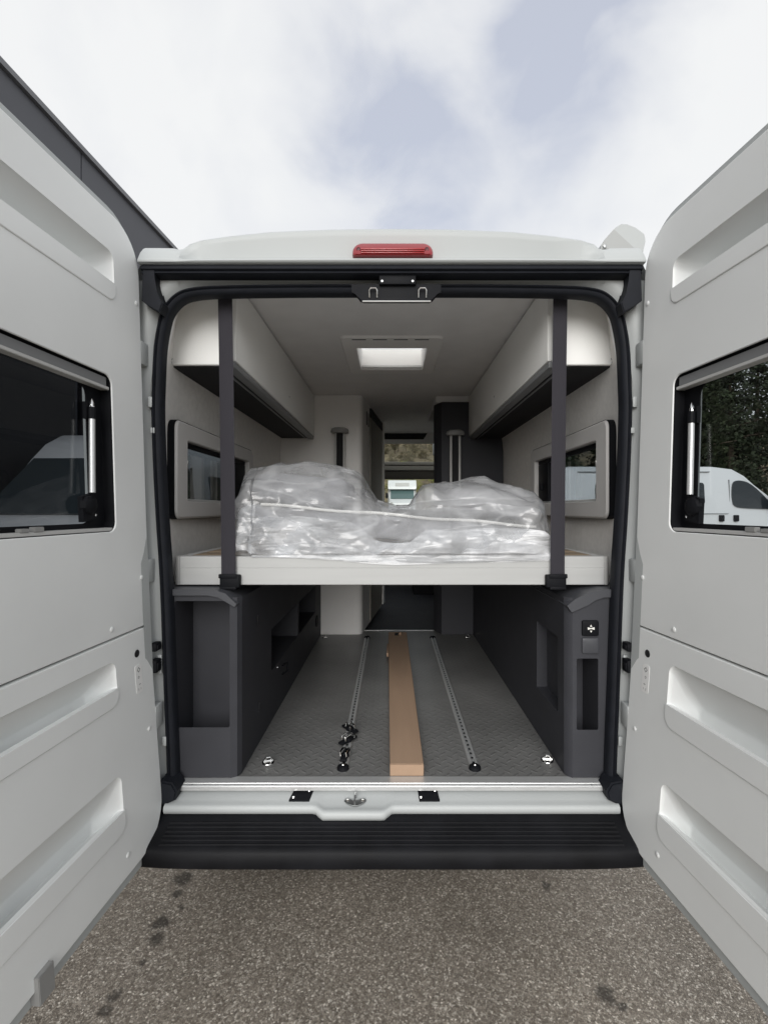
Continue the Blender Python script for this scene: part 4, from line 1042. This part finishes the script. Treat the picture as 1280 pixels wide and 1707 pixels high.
# beam over the windscreen
bm = bmesh.new(); box(bm, -.93, .93, 6.08, 6.22, 2.085, 2.128, .008); beam = vo('windscreen_beam', bm, DOORG)
bm = bmesh.new(); box(bm, -.93, .93, 6.09, 6.2, 2.020, 2.075, .004); vo('beam_trim', bm, DOORG, beam)
bm = bmesh.new(); box(bm, -.93, .93, 6.11, 6.24, 1.913, 2.015, .004); vo('sun_visor', bm, mat('visor_brown', (.05, .043, .035), .8), beam)
bm = bmesh.new(); A = ring(bm, [(-.86, 6.25, 1.95), (.86, 6.25, 1.95), (.93, 6.98, 1.30), (-.93, 6.98, 1.30)]); B = ring(bm, [v.co + Vector((0, .004, .006)) for v in A])
loft(bm, A, B); bm.faces.new(B); bm.faces.new(A[::-1]); vo('windscreen', bm, CLEAR)
bm = bmesh.new(); prism(bm, [(6.25, .5), (6.25, 1.38), (6.36, 1.50), (6.5, 1.51), (6.95, 1.32), (6.95, .5)], lambda y, z: Vector((-.93, y, z)), lambda y, z: Vector((.93, y, z)), .01); vo('dashboard', bm, mat('dash_grey', (.06, .06, .055), .8, bump=(200, .3)))
bm = bmesh.new(); prism(bm, [(6.96, .4), (6.96, 1.29), (7.15, 1.2), (7.4, .95), (7.45, .4)], lambda y, z: Vector((-.93, y, z)), lambda y, z: Vector((.93, y, z)), .04); vo('bonnet', bm, PAINT)
bm = bmesh.new(); tube(bm, [Vector((-.42 + .19 * math.cos(a), 6.16 - .07 * math.sin(a), 1.30 + .17 * math.sin(a))) for a in [i * math.pi / 12 for i in range(25)]], .014, 8); vo('steering_wheel', bm, BLACKP)
for s in (-1, 1):                       # cab seats
    bm = bmesh.new(); box(bm, s * .48 - .24, s * .48 + .24, 5.62, 5.76, .95, 1.40, .05, 3); st_ = vo('cab_seat', bm, MATTR)
    bm = bmesh.new(); box(bm, s * .48 - .25, s * .48 + .25, 5.62, 6.05, .80, .95, .04, 3); vo('seat_cushion', bm, MATTR, st_)
    bm = bmesh.new(); box(bm, s * .48 - .22, s * .48 + .22, 5.64, 6.0, .5, .80); vo('seat_base', bm, BLACKP, st_)

# ---- floor fittings
def rail(xn, xf, y0, y1):
    bm = bmesh.new()
    pr = [(-.017, 0), (-.017, .004), (-.0125, .009), (-.006, .009), (-.006, .003), (.006, .003), (.006, .009), (.0125, .009), (.017, .004), (.017, 0)]
    prism(bm, pr, lambda a, b: Vector((xn + a, y0, FLZ + b)), lambda a, b: Vector((xf + a, y1, FLZ + b)))
    root = vo('floor_rail', bm, ALU, angle=25)
    n = int((y1 - y0) / .033); bmn = bmesh.new()
    bm = bmesh.new()
    lathe(bm, [(0, .0006), (.0042, .0006), (.0045, 0)], Matrix.Scale(1.5, 4, (0, 1, 0)), 8)
    ro = None
    for k in range(n):
        t = (k + .5) / n; y = y0 + (y1 - y0) * t; x = xn + (xf - xn) * t
        if ro is None:
            ro = obj('rail_hole', bm, BLACKP, root); ro.location = (x, y - 1.67, FLZ + .0085)
        else: share('rail_hole', ro, root, (x, y - 1.67, FLZ + .0085))
    for y, x in ((y0 - .012, xn), (y1 + .010, xf)):
        bm = bmesh.new(); lathe(bm, [(0, .017), (.012, .016), (.021, .010), (.023, 0)], Matrix.Translation((x, y, FLZ)), 16); ec = vo('end_cap', bm, BLACKP, root)
        bm = bmesh.new(); lathe(bm, [(0, .0205), (.005, .0195), (.007, .016)], Matrix.Translation((x, y - .002, FLZ)), 12); vo('screw', bm, CHROME, root)
rail(-.181, -.185, 1.775, 3.55); rail(.309, .307, 1.775, 3.55)
def tie_ring(px, py, s=1.0, rot=0):
    Y = (CAMZ - FLZ) * F / (py - 850); x = (px - 653) * Y / F
    M = Matrix.Translation((x, Y, FLZ)) @ Matrix.Rotation(rot, 4, 'Z') @ Matrix.Scale(s, 4)
    bm = bmesh.new(); lathe(bm, [(0, .004), (.018, .004), (.023, .002), (.024, 0)], M, 20); o = vo('tie_down_ring', bm, CHROME)
    bm = bmesh.new(); tube(bm, [M @ Vector(v) for v in ((-.013, 0, .006), (-.012, -.006, .017), (-.006, -.012, .024), (.006, -.012, .024), (.012, -.006, .017), (.013, 0, .006))], .0035 * s, 8); vo('ring', bm, CHROME, o)
    bm = bmesh.new(); tube(bm, [M @ Vector(v) for v in ((-.017, 0, .006), (.017, 0, .006))], .0055 * s, 8); vo('hinge_pin', bm, CHROME, o)
tie_ring(447, 1271, 1, R(20)); tie_ring(912, 1268, 1, R(-10)); tie_ring(541, 1063, .9); tie_ring(780, 1063, .9)

# ------------------------------------------------------------------ rear doors
ZX = ([.30, 1.12, 2.60], [.766, .8245, .8705])
def door(sgn, slope, pk):
    cs = 1 / math.hypot(1, slope); sn = slope * cs
    def D(u, z, w=0.0):                 # u from the hinge towards the free edge, w out of the inner face
        X = interp(z, *ZX) + sn * u - cs * w
        return Vector((sgn * X, 1.62 - cs * u - sn * w, z))
    U1 = .76
    # metal shell
    bm = bmesh.new()
    def outl(ins, zlo, zhi, r1, r2):
        return rr(.0 + ins, U1 - ins, zlo + ins, zhi - ins, (r1, .05, .05, r2), 8)
    loops = []
    ol = [(.378, 2.432, .125, .15)]
    for w_, ins in ((-.100, .02), (-.095, .006), (-.087, 0), (-.020, 0), (-.014, .002), (-.012, .006)):
        loops.append(ring(bm, [D(u, z, w_) for u, z in outl(ins, .378, 2.462, .13, .14)]))
    for A, B in zip(loops, loops[1:]): loft(bm, A, B)
    # window aperture through the shell
    WU, WZ = (.165, .665), (1.442, 1.922)
    wl_ = rr(WU[0] - .004, WU[1] + .004, WZ[0] - .004, WZ[1] + .004, .03, 6)
    ha = ring(bm, [D(u, z, -.004) for u, z in wl_]); hb_ = ring(bm, [D(u, z, -.100) for u, z in wl_]); loft(bm, ha, hb_)
    inn = ring(bm, [D(u, z, -.0125) for u, z in outl(.045, .378, 2.462, .13, .14)]); loft(bm, loops[-1], inn)
    fill(bm, [loops[0], hb_])
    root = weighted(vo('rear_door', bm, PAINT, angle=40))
    # black weather strip under and around the lower edge
    bm = bmesh.new(); pth = outl(0, .378, 2.462, .13, .14); k0 = [i for i, (u, z) in enumerate(pth) if z < .52 and u < .74]
    pp = [pth[i] for i in k0]
    tube(bm, [D(u, z - .003, -.030) for u, z in pp], .006, 6); vo('weather_strip', bm, RUBBER, root)
    # trim panels: lower and upper with a joint at the crease
    def trim(zlo, zhi, rad, holes, name):
        bm = bmesh.new(); ls = []
        for w_, ins in ((-.013, -.001), (-.004, 0), (-.0012, .0012), (0, .004)):
            ls.append(ring(bm, [D(u, z, w_) for u, z in rr(.004 + ins, U1 - .02 - ins, zlo + ins, zhi - ins, rad, 8)]))
        for A, B in zip(ls, ls[1:]): loft(bm, A, B)
        hl = []
        for h in holes:
            kind = h[0]
            if kind == 'win':
                prev = None
                for w_, g in ((0, 0), (-.0012, .001), (-.0035, .002)):
                    A = ring(bm, [D(u, z, w_) for u, z in rr(WU[0] + g, WU[1] - g, WZ[0] + g, WZ[1] - g, .03, 6)])
                    if prev is None: hl.append(A)
                    else: loft(bm, prev, A)
                    prev = A
            else:
                _, zt, zd, u0, u1 = h; prev = None; ov = .50 if zt > 2 else .66; ds = 1.0 if zt > 2 else .68
                rt = .028
                hh = zt - zd + .03
                for w_, gs, gt, gb in ((0, 0, 0, 0), (-.0015, .0006, .0006, 0), (-.005, .002, .003, 0), (-.012, .008, .009, .0), (-.045 * ds, .036, hh * ov * .60, .02), (-.075 * ds, .062, hh * ov, .03), (-.082 * ds, .072, hh * (ov + .08), .03)):
                    zb_ = zd - gb; zt_ = max(zt - gt, zb_ + .012)
                    rtt = min(rt, (zt_ - zb_) * .45)
                    A = ring(bm, [D(u, z, w_) for u, z in rr(u0 + gs, u1 - gs, zb_, zt_, (.004, .004, rtt, rtt), 6)])
                    if prev is None: hl.append(A)
                    else: loft(bm, prev, A)
                    prev = A
                bm.faces.new(prev)
        fill(bm, [ls[-1]] + hl)
        return weighted(vo(name, bm, TRIMW, root, angle=40))
    PU = pk['u']
    trim(1.123, 2.434, (.004, .02, .05, .125), [('win',), ('pk', *pk['top'][:2], *PU[0])], 'upper_trim_panel')
    trim(.415, 1.117, (.125, .03, .02, .004), [('pk', *pk['mid'][:2], *PU[1]), ('pk', *pk['low'][:2], *PU[2])], 'lower_trim_panel')
    for (zt, zd, zb), (u0, u1) in zip((pk['top'], pk['mid'], pk['low']), PU):
        bm = bmesh.new(); ls = []
        for w_, g in ((-.0008, -.0022), (.0008, -.0012), (.0026, .0004), (.0034, .0024)):
            ls.append(ring(bm, [D(u, z, w_) for u, z in rr(u0 - .004 + g, u1 + .004 - g, zb + g, zd - max(g, 0) * .4, (.034, .034, .003, .003), 6)]))
        for A, B in zip(ls, ls[1:]): loft(bm, A, B)
        bm.faces.new(ls[-1])
        # inner face of the lip
        bk = ring(bm, [D(u0 + .004, zd - .0005, -.004), D(u1 - .004, zd - .0005, -.004)])
        weighted(vo('pocket_lip', bm, TRIMW, root, angle=40))
    # raised belt below the window
    bm = bmesh.new(); ls = []
    # screws and clips
    for u, z in ((.026, 2.205), (.045, 1.285), (.203, 1.152), (.05, .785), (.20, .475)):
        c = D(u, z, .0005); nrm = (D(u, z, 1) - D(u, z, 0)).normalized(); M = Matrix.Translation(c) @ nrm.to_track_quat('Z', 'Y').to_matrix().to_4x4()
        bm = bmesh.new(); lathe(bm, [(0, .003), (.005, .0028), (.008, .0012), (.0085, 0)], M, 12); vo('trim_plug', bm, TRIMW, root)
    c = D(.088, 1.045, .0006); nrm = (D(.1, 1.04, 1) - D(.1, 1.04, 0)).normalized(); M = Matrix.Translation(c) @ nrm.to_track_quat('Z', 'Y').to_matrix().to_4x4()
    bm = bmesh.new(); lathe(bm, [(0, .0004), (.0095, .0004), (.0115, .0015), (.0125, 0)], M, 16); vo('release_hole', bm, DARKIN, root)
    bm = bmesh.new(); prism(bm, rr(.070, .104, .918, 1.008, .008), lambda u, z: D(u, z, .0002), lambda u, z: D(u, z, .0009)); lab = vo('sticker', bm, mat('sticker_white', (.9, .9, .89), .35), root)
    bm = bmesh.new()
    for (a, b, ra, rb) in ((.086, .992, .009, .009), (.088, .968, .005, .005), (.084, .945, .006, .003), (.080, .930, .002, .004), (.092, .930, .002, .005)):
        A = [(a - ra, b), (a, b - rb), (a + ra, b), (a, b + rb)]
        I = [(a - ra * .6, b), (a, b - rb * .6), (a + ra * .6, b), (a, b + rb * .6)]
        va = ring(bm, [D(u, z, .0014) for u, z in A]); vi = ring(bm, [D(u, z, .0014) for u, z in I]); loft(bm, va, vi)
    vo('sticker_print', bm, mat('print_grey_%d' % (sgn + 1), (.25, .25, .25), .6), root)
    # window
    bm = bmesh.new()
    gO = rr(WU[0] + .0045, WU[1] - .0045, WZ[0] + .0045, WZ[1] - .0045, .027, 6); gI = rr(.232, .60, WZ[0] + .028, WZ[1] - .045, .03, 6)
    A = ring(bm, [D(u, z, -.036) for u, z in gO]); B = ring(bm, [D(u, z, -.036) for u, z in gI]); C2 = ring(bm, [D(u, z, -.040) for u, z in gI]); A2 = ring(bm, [D(u, z, -.0034) for u, z in rr(WU[0] + .0018, WU[1] - .0018, WZ[0] + .0018, WZ[1] - .0018, .0285, 6)])
    loft(bm, A2, A); loft(bm, A, B); loft(bm, B, C2); vo('window_surround', bm, BLACKP, root)
    bm = bmesh.new(); A = ring(bm, [D(u, z, -.042) for u, z in rr(WU[0] + .006, WU[1] - .006, WZ[0] + .006, WZ[1] - .006, .026, 6)]); bm.faces.new(A)
    vo('window_pane', bm, TINT, root, smooth=False)
    def strip(z0, z1, w0, w1, u0, u1, name, m):
        bm = bmesh.new(); vs = [bm.verts.new(D(u, z, w_)) for w_ in (w0, w1) for u, z in ((u0, z0), (u1, z0), (u1, z1), (u0, z1))]
        for f in ((0, 3, 2, 1), (4, 5, 6, 7), (0, 1, 5, 4), (1, 2, 6, 5), (2, 3, 7, 6), (3, 0, 4, 7)): bm.faces.new([vs[i] for i in f])
        bmesh.ops.recalc_face_normals(bm, faces=bm.faces)
        bmesh.ops.bevel(bm, geom=bm.edges[:], offset=.0015, segments=2, affect='EDGES')
        return vo(name, bm, m, root)
    strip(1.886, 1.914, -.034, -.010, WU[0] + .012, WU[1] - .006, 'blind_cassette', SASH)
    strip(1.876, 1.886, -.034, -.006, WU[0] + .006, WU[1] - .006, 'blind_rail', RAILW)
    strip(1.446, 1.456, -.034, -.006, WU[0] + .008, WU[1] - .006, 'lower_rail', RAILW)
    strip(1.455, 1.468, -.020, -.004, .44, .47, 'rail_catch', GREYP)
    strip(1.455, 1.465, -.020, -.004, .485, .51, 'rail_catch', GREYP)
    # stay arm
    u0, z0, u1, z1 = pk['arm']
    bm = bmesh.new(); tube(bm, [D(u0, z0, -.016), D(u1, z1, -.012)], .0085, 12); vo('stay_arm', bm, ALU, root)
    du, dz = (u0 - u1), (z0 - z1); ln = math.hypot(du, dz); du /= ln; dz /= ln
    bm = bmesh.new(); tube(bm, [D(u0, z0, -.016), D(u0 + du * .035, z0 + dz * .035, -.017)], .010, 10)
    vs = [D(u0 + a, z0 + b, w_) for w_ in (-.035, -.024) for a, b in ((-.025, .0), (.012, .0), (.012, .05), (-.025, .05))]
    v_ = [bm.verts.new(q) for q in vs]
    for f in ((0, 3, 2, 1), (4, 5, 6, 7), (0, 1, 5, 4), (1, 2, 6, 5), (2, 3, 7, 6), (3, 0, 4, 7)): bm.faces.new([v_[i] for i in f])
    vo('arm_bracket', bm, BLACKP, root)
    bm = bmesh.new(); tube(bm, [D(u0 + du * .032, z0 + dz * .032, -.017), D(u0 + du * .045, z0 + dz * .045, -.018), D(u0 + du * .055 - .004, z0 + dz * .062, -.020)], [.007, .007, .001], 10); vo('arm_tip', bm, CHROME, root)
    bm = bmesh.new(); M = Matrix.Translation(D(u1 + .004, z1 - .035, -.026)) @ nrm.to_track_quat('Z', 'Y').to_matrix().to_4x4()
    lathe(bm, [(0, .022), (.018, .020), (.026, .014), (.030, 0)], M, 9)
    v_ = [bm.verts.new(D(u1 + a, z1 + b, w_)) for w_ in (-.035, -.020) for a, b in ((-.03, -.075), (.028, -.085), (.03, -.012), (-.02, -.0))]
    for f in ((0, 3, 2, 1), (4, 5, 6, 7), (0, 1, 5, 4), (1, 2, 6, 5), (2, 3, 7, 6), (3, 0, 4, 7)): bm.faces.new([v_[i] for i in f])
    vo('locking_knob', bm, BLACKP, root)
    for a, b in ((-.018, -.02), (-.02, -.065)):
        bm = bmesh.new(); lathe(bm, [(0, .004), (.004, .003), (.0045, 0)], Matrix.Translation(D(u1 + a, z1 + b, -.020)) @ nrm.to_track_quat('Z', 'Y').to_matrix().to_4x4(), 8); vo('screw', bm, CHROME, root)
    # hinges
    for zc in (2.05, 1.30, .80):
        bm = bmesh.new(); box(bm, sgn * interp(zc, *ZX) + sgn * .02 - .02, sgn * interp(zc, *ZX) + sgn * .02 + .02, 1.612, 1.66, zc - .04, zc + .04, .004); vo('hinge', bm, PAINT, root)
    # door stop catch at the lower edge
    if sgn < 0:
        strip(.385, .45, -.02, .012, .505, .55, 'door_stop', GREYP)
    return root
door(-1, .0595, dict(top=(2.312, 2.217, 2.158), mid=(1.056, .974, .924), low=(.722, .613, .550), u=((.140, .66), (.195, .66), (.205, .66)), arm=(.238, 1.775, .252, 1.560)))
door(1, .092, dict(top=(2.285, 2.199, 2.145), mid=(1.046, .925, .860), low=(.694, .594, .523), u=((.148, .66), (.193, .66), (.194, .66)), arm=(.228, 1.765, .236, 1.555)))

# ================================================================== things inside
# bed
bed = empty('bed', 'raised white-framed bed platform across the van behind the rear doors', 'bed', (0, 1.755, 1.232))
def bo(name, bm, m, parent=None, **k):
    bm.transform(Matrix.Translation((0, -1.755, -1.232))); return obj(name, bm, m, parent or bed, **k)
bm = bmesh.new(); pr = [(1.755, 1.234), (1.755, 1.292), (1.7562, 1.293), (1.7562, 1.2945), (1.755, 1.2955), (1.755, 1.333), (1.758, 1.337), (1.80, 1.337), (1.80, 1.232), (1.757, 1.232)]
prism(bm, pr, lambda y, z: Vector((-.785, y, z)), lambda y, z: Vector((.787, y, z))); bo('front_rail', bm, ALUW, angle=20)
for s in (-1, 1):
    bm = bmesh.new(); pr = [(s * .786 + (0 if s < 0 else .002), 1.7545), (s * .797, 1.756), (s * .806, 1.764), (s * .810, 1.78), (s * .810, 1.80), (s * .786, 1.80)]
    prism(bm, pr, lambda x, y: Vector((x, y, 1.2315)), lambda x, y: Vector((x, y, 1.3375)), .001); bo('corner_cap', bm, RAILW)
    bm = bmesh.new(); xa, xb = sorted((s * .78, s * .81)); box(bm, xa, xb, 1.802, 3.55, 1.235, 1.335, .003); bo('side_rail', bm, ALUW)
bm = bmesh.new(); box(bm, -.779, .779, 3.50, 3.55, 1.235, 1.335, .003); bo('end_rail', bm, ALUW)
for k in range(9):
    y0 = 1.81 + k * .187
    bm = bmesh.new(); box(bm, -.778, .778, y0, y0 + .16, 1.318, 1.334, .002); bo('slat', bm, WOOD)
bm = bmesh.new(); box(bm, -.778, .778, 1.802, 3.499, 1.26, 1.315); bo('base_panel', bm, BLACKP)

# straps
def strap(px0, px1, label):
    Y = 1.738
    x0, zt = P(px0, 484, Y); x1, zb = P(px1, 962, Y)
    root = empty('support_strap', label, 'strap', (x1, Y, zb), 'webbing straps holding up the bed')
    bm = bmesh.new(); n = 24; hw_ = .0262; rows = []
    for i in range(n + 1):
        t = i / n; x = x0 + (x1 - x0) * t; z = zt + (zb - .03 - zt) * t; bow = .004 * math.sin(t * math.pi)
        rows.append(ring(bm, [(x - hw_, Y + bow, z), (x - hw_ + .004, Y + bow - .0012, z), (x + hw_ - .004, Y + bow - .0012, z), (x + hw_, Y + bow, z), (x + hw_ - .004, Y + bow + .0012, z), (x - hw_ + .004, Y + bow + .0012, z)]))
    for A, B in zip(rows, rows[1:]): loft(bm, A, B)
    bm.faces.new(rows[0]); bm.faces.new(rows[-1][::-1])
    bm.transform(Matrix.Translation((-x1, -Y, -zb))); obj('webbing', bm, WEB, root)
    bm = bmesh.new(); z = 1.272 - zb
    sx = .012 if px0 < 653 else -.012
    box(bm, -.030 + min(sx, 0), .030 + max(sx, 0), -.010, .0165, 1.226 - zb, z, .004); box(bm, -.030, .030, -.010, .09, 1.218 - zb, 1.2295 - zb, .003); obj('clamp', bm, BLACKP, root)
    bm = bmesh.new(); box(bm, -.033, .033, -.014, -.006, z - .012, z + .004, .003); obj('buckle', bm, BLACKP, root)
strap(375, 381, 'left dark grey webbing strap hanging from door header to bed frame')
strap(934, 929, 'right dark grey webbing strap hanging from door header to bed frame')

# mattress pieces under the film
def soft_box(bm, x0, x1, y0, y1, z0, z1, r, M=Matrix(), amp=.006, seed=0, n=(28, 22, 8)):
    """pillow-edged block with slight unevenness"""
    def sp(t): return t
    b2 = bmesh.new(); box(b2, -1, 1, -1, 1, -1, 1)
    bmesh.ops.subdivide_edges(b2, edges=b2.edges[:], cuts=15, use_grid_fill=True)
    hx, hy, hz = (x1 - x0) / 2, (y1 - y0) / 2, (z1 - z0) / 2; c = Vector(((x0 + x1) / 2, (y0 + y1) / 2, (z0 + z1) / 2))
    mp = {}
    for v in b2.verts:
        p = Vector((v.co.x * hx, v.co.y * hy, v.co.z * hz))
        q = Vector((max(-hx + r, min(hx - r, p.x)), max(-hy + r, min(hy - r, p.y)), max(-hz + r, min(hz - r, p.z)))); d = p - q
        if d.length > 1e-6: p = q + d.normalized() * r
        nn = noise.noise((p + c) * 6 + Vector((seed, 0, 0)))
        p.z += amp * nn * (1 if p.z > 0 else .0); p.x += amp * .6 * nn; p.y += amp * .6 * noise.noise((p + c) * 5 + Vector((9, seed, 0)))
        mp[v] = bm.verts.new(M @ (p + c))
    for f in b2.faces: bm.faces.new([mp[v] for v in f.verts])
    b2.free()
MT = Matrix.Rotation(R(4.6), 4, 'Y')
mat_root = empty('mattress', 'grey mattress with white piped edge lying on the bed under plastic', 'mattress', (0, 2.2, 1.337))
bm = bmesh.new(); soft_box(bm, -.575, .58, -.325, .42, .052, .155, .02, MT, .004, 3); obj('mattress_pad', bm, MATTR, mat_root)
bm = bmesh.new(); tube(bm, [MT @ Vector((-.53 + 1.09 * i / 40, -.331 + .006 * math.sin(i * .7), .153 + .003 * math.sin(i * .45))) for i in range(41)], .006, 8); obj('piping', bm, PIPING, mat_root)
def cushion(label, x0, x1, z0, z1, ry, seed):
    bm = bmesh.new(); c = Vector(((x0 + x1) / 2, 2.22, z0))
    soft_box(bm, x0 - c.x, x1 - c.x, -.20, .26, 0, z1 - z0, .05, Matrix.Rotation(R(ry), 4, 'Y'), .012, seed)
    o = obj('mattress_section', bm, MATTR); o.location = c; tag(o, label, 'mattress', 'mattress sections under the plastic cover')
cushion('taller left mattress section lying under the plastic cover on the bed', -.60, -.20, 1.515, 1.665, 5, 1)
cushion('lower right mattress section lying under the plastic cover on the bed', .24, .62, 1.475, 1.605, 3, 2)

# plastic cover
SIL = [(387, 868), (390, 812), (396, 792), (406, 784), (425, 778), (445, 772), (500, 774), (560, 780), (585, 785), (600, 795), (613, 818), (626, 838), (640, 846), (660, 849), (684, 846), (698, 822), (710, 806), (722, 802), (770, 803), (820, 799), (850, 804), (880, 813), (900, 824), (914, 845), (921, 868), (924, 890)]
BOT = [(387, 926), (420, 928), (500, 930), (560, 934), (620, 940), (660, 942), (720, 940), (800, 938), (880, 936), (924, 934)]
FOLDS = []
_rf = random.Random(5)
for _k in range(9):                     # sharp pleats: direction, pitch, size, mask
    an = _rf.choice([.35, .6, .9, -.4, -.75, 1.2]) + _rf.uniform(-.15, .15); fq = _rf.uniform(2.2, 4) * (1.45 ** (_k % 4))
    FOLDS.append((math.cos(an), math.sin(an), fq, 1.0 / fq ** .9, Vector((_rf.uniform(0, 50), _rf.uniform(0, 50), _rf.uniform(0, 50)))))
def ridged(p):
    """facetted crumple: several pleats of straight-sided folds, each fading in and out"""
    wx = noise.noise(p * 2.3) * .10; wz = noise.noise(p * 2.3 + Vector((31, 7, 3))) * .10
    x, z = p.x + wx, p.z + p.y * .8 + wz; v = 0
    for a, b, fq, am, o in FOLDS:
        q = (x * a + z * b) * fq + noise.noise(p * 1.4 + o) * .55
        tri = abs((q % 1.0) * 2 - 1)
        msk = max(0.0, min(1.0, .5 + 1.6 * noise.noise(p * 2.6 + o)))
        v += am * (tri - .5) * msk
    return v
def film(name, m, parent, t_max, inset, amp, seed, nu=240, nv=120, t_min=0.0):
    bm = bmesh.new(); grid = []
    for i in range(nu + 1):
        u = i / nu; px = 387 + (924 - 387) * u
        ys = interp(px, [a for a, _ in SIL], [b for _, b in SIL]); yb = interp(px, [a for a, _ in BOT], [b for _, b in BOT])
        Yt = 2.02; Yf = 1.775
        zt = CAMZ + (850 - ys) * Yt / F - inset; zb = CAMZ - (yb - 850) * 1.752 / F
        h = zt - zb
        edge = min(1, min(u, 1 - u) / .05); edge = edge ** .5
        if zb < 1.337: prof = [(1.748, zb), (1.750, 1.345)]
        else: prof = [(1.775, zb)]
        prof += [(1.775 + inset - .02 * edge, zb + .25 * h), (1.79 + inset, zb + .5 * h), (1.85 + inset + .02, zb + (.80 + .17 * max(0, min(1, (.30 - h) / .10))) * h), (Yt, zt), (2.25, zt - .005), (2.5, zb + .7 * h), (2.62, 1.36)]
        sm = smooth_line(prof, 12)
        col = []
        for j in range(nv + 1):
            t = t_min + (t_max - t_min) * j / nv; s = t * (len(sm) - 1); k = min(int(s), len(sm) - 2); q = sm[k].lerp(sm[k + 1], s - k)
            Y, Z = q.x, q.y
            X = (px - 653) * interp(Y, [1.74, 1.78, 2.02, 3], [1.752, 1.775, 1.93, 1.95]) / F
            p = Vector((X, Y, Z))
            d = amp * 3.2 * ridged(Vector((X + seed, Y, Z))) + amp * .25 * noise.noise(Vector((X * 14 + seed, Y * 9, Z * 14)))
            low = 1.0 if t < .45 else .55
            if zb < 1.337 and Z < 1.345: low = .1
            nrm = Vector((.35 * (u - .5), -1 if Y < 2.0 else -.2, .25 if Y < 1.85 else 1)).normalized()
            p += nrm * d * low * (1 if t > .03 else .3)
            if p.y > 1.78 or t > .2: p.z = max(p.z, 1.342)
            col.append(bm.verts.new(p))
        grid.append(col)
    for A, B in zip(grid, grid[1:]): loft(bm, A, B, False)
    if parent is not None: bm.transform(Matrix.Translation((0, -2.0, -1.337)))
    return obj(name, bm, m, parent, angle=32)
pc = empty('plastic_cover', 'crumpled clear plastic film wrapped over the mattress on the raised bed', 'plastic cover', (0, 2.0, 1.337))
film('film_sheet', FILM, pc, 1.0, 0, .032, 1.7)
film('bunched_film', FILM2, pc, .34, .022, .032, 11.3, 200, 70, .03)

# long carton
bx = empty('cardboard_box', 'long slim brown cardboard box lying on the garage floor between the rails', 'cardboard box', (.04, 1.715, FLZ))
def cb(name, bm, m=CARD): bm.transform(Matrix.Translation((-.04, -1.715, -FLZ))); return obj(name, bm, m, bx)
def cpt(t, a, z): # t along, a across -1..1
    xc = .0515 + (.0535 - .0515) * t; xl, xr = -.0065 - .018 * t, .1155 - .004 * t
    return Vector((xl + (xr - xl) * (a + 1) / 2, 1.716 + 1.85 * t, FLZ + z))
H = .044
bm = bmesh.new()
st_ = [0, .02, .43, .44, .46, .9, 1.0]
rows = []
for t in st_:
    dz = -.0015 if .42 < t < .45 else 0
    rows.append(ring(bm, [cpt(t, -1, .001), cpt(t, 1, .001), cpt(t, 1, H - .003), cpt(t, .97, H + dz), cpt(t, -.97, H + dz), cpt(t, -1, H - .003)]))
for A, B in zip(rows, rows[1:]): loft(bm, A, B)
bm.faces.new(rows[-1]); bm.faces.new(rows[0][::-1]); cb('carton_body', bm)
bm = bmesh.new(); A = ring(bm, [cpt(-.001, -.96, .003), cpt(-.001, .96, .003), cpt(-.001, .98, H - .001), cpt(-.001, -.98, H - .001)]); B = ring(bm, [v.co + Vector((0, -.003, 0)) for v in A]); loft(bm, A, B); bm.faces.new(B); cb('end_flap', bm)
bm = bmesh.new(); A = ring(bm, [cpt(.945, -.35, H + .0015), cpt(.945, .1, H + .0015), cpt(.985, .5, H + .0015), cpt(.985, -.3, H + .0015)]); bm.faces.new(A); cb('torn_hole', bm, DARKIN)
bm = bmesh.new(); tube(bm, [cpt(.95, .2, H + .002), cpt(.955, .28, H + .012), cpt(.97, .38, H + .018)], [.012, .010, .002], 6); cb('torn_flap', bm)
bm = bmesh.new(); box(bm, cpt(.75, -1, 0).x - .014, cpt(.75, -1, 0).x - .0005, 1.716 + 1.85 * .73, 1.716 + 1.85 * .85, FLZ + .012, FLZ + .036, .002); cb('side_tab', bm)

# clamp fittings parked on the left rail
def fitting(y, label, rz, both):
    x = -.181; root = empty('rail_fitting', label, 'rail fitting', (x, y, FLZ + .0095), 'lashing fittings clipped on the left rail', rot=(0, 0, rz))
    bm = bmesh.new(); lathe(bm, [(0, .014), (.011, .014), (.016, .009), (.017, .0005)], Matrix(), 14); box(bm, -.013, .013, -.045, .045, .0005, .010, .003); obj('body', bm, BLACKP, root)
    for dx in ((-.010, .012) if both else (.0,)):
        bm = bmesh.new(); tube(bm, [(dx - .004, -.022, .010), (dx - .006, -.020, .024), (dx, 0, .030), (dx + .006, .020, .024), (dx + .004, .022, .010)], .0034, 8); obj('ring', bm, CHROME, root)
fitting(1.835, 'chrome and black lashing fitting nearest the doors on the left floor rail', R(-4), True)
fitting(1.955, 'chrome and black lashing fitting second from the doors on the left floor rail', R(-38), True)
fitting(2.055, 'chrome and black lashing fitting furthest from the doors, tilted across the left rail', R(42), True)
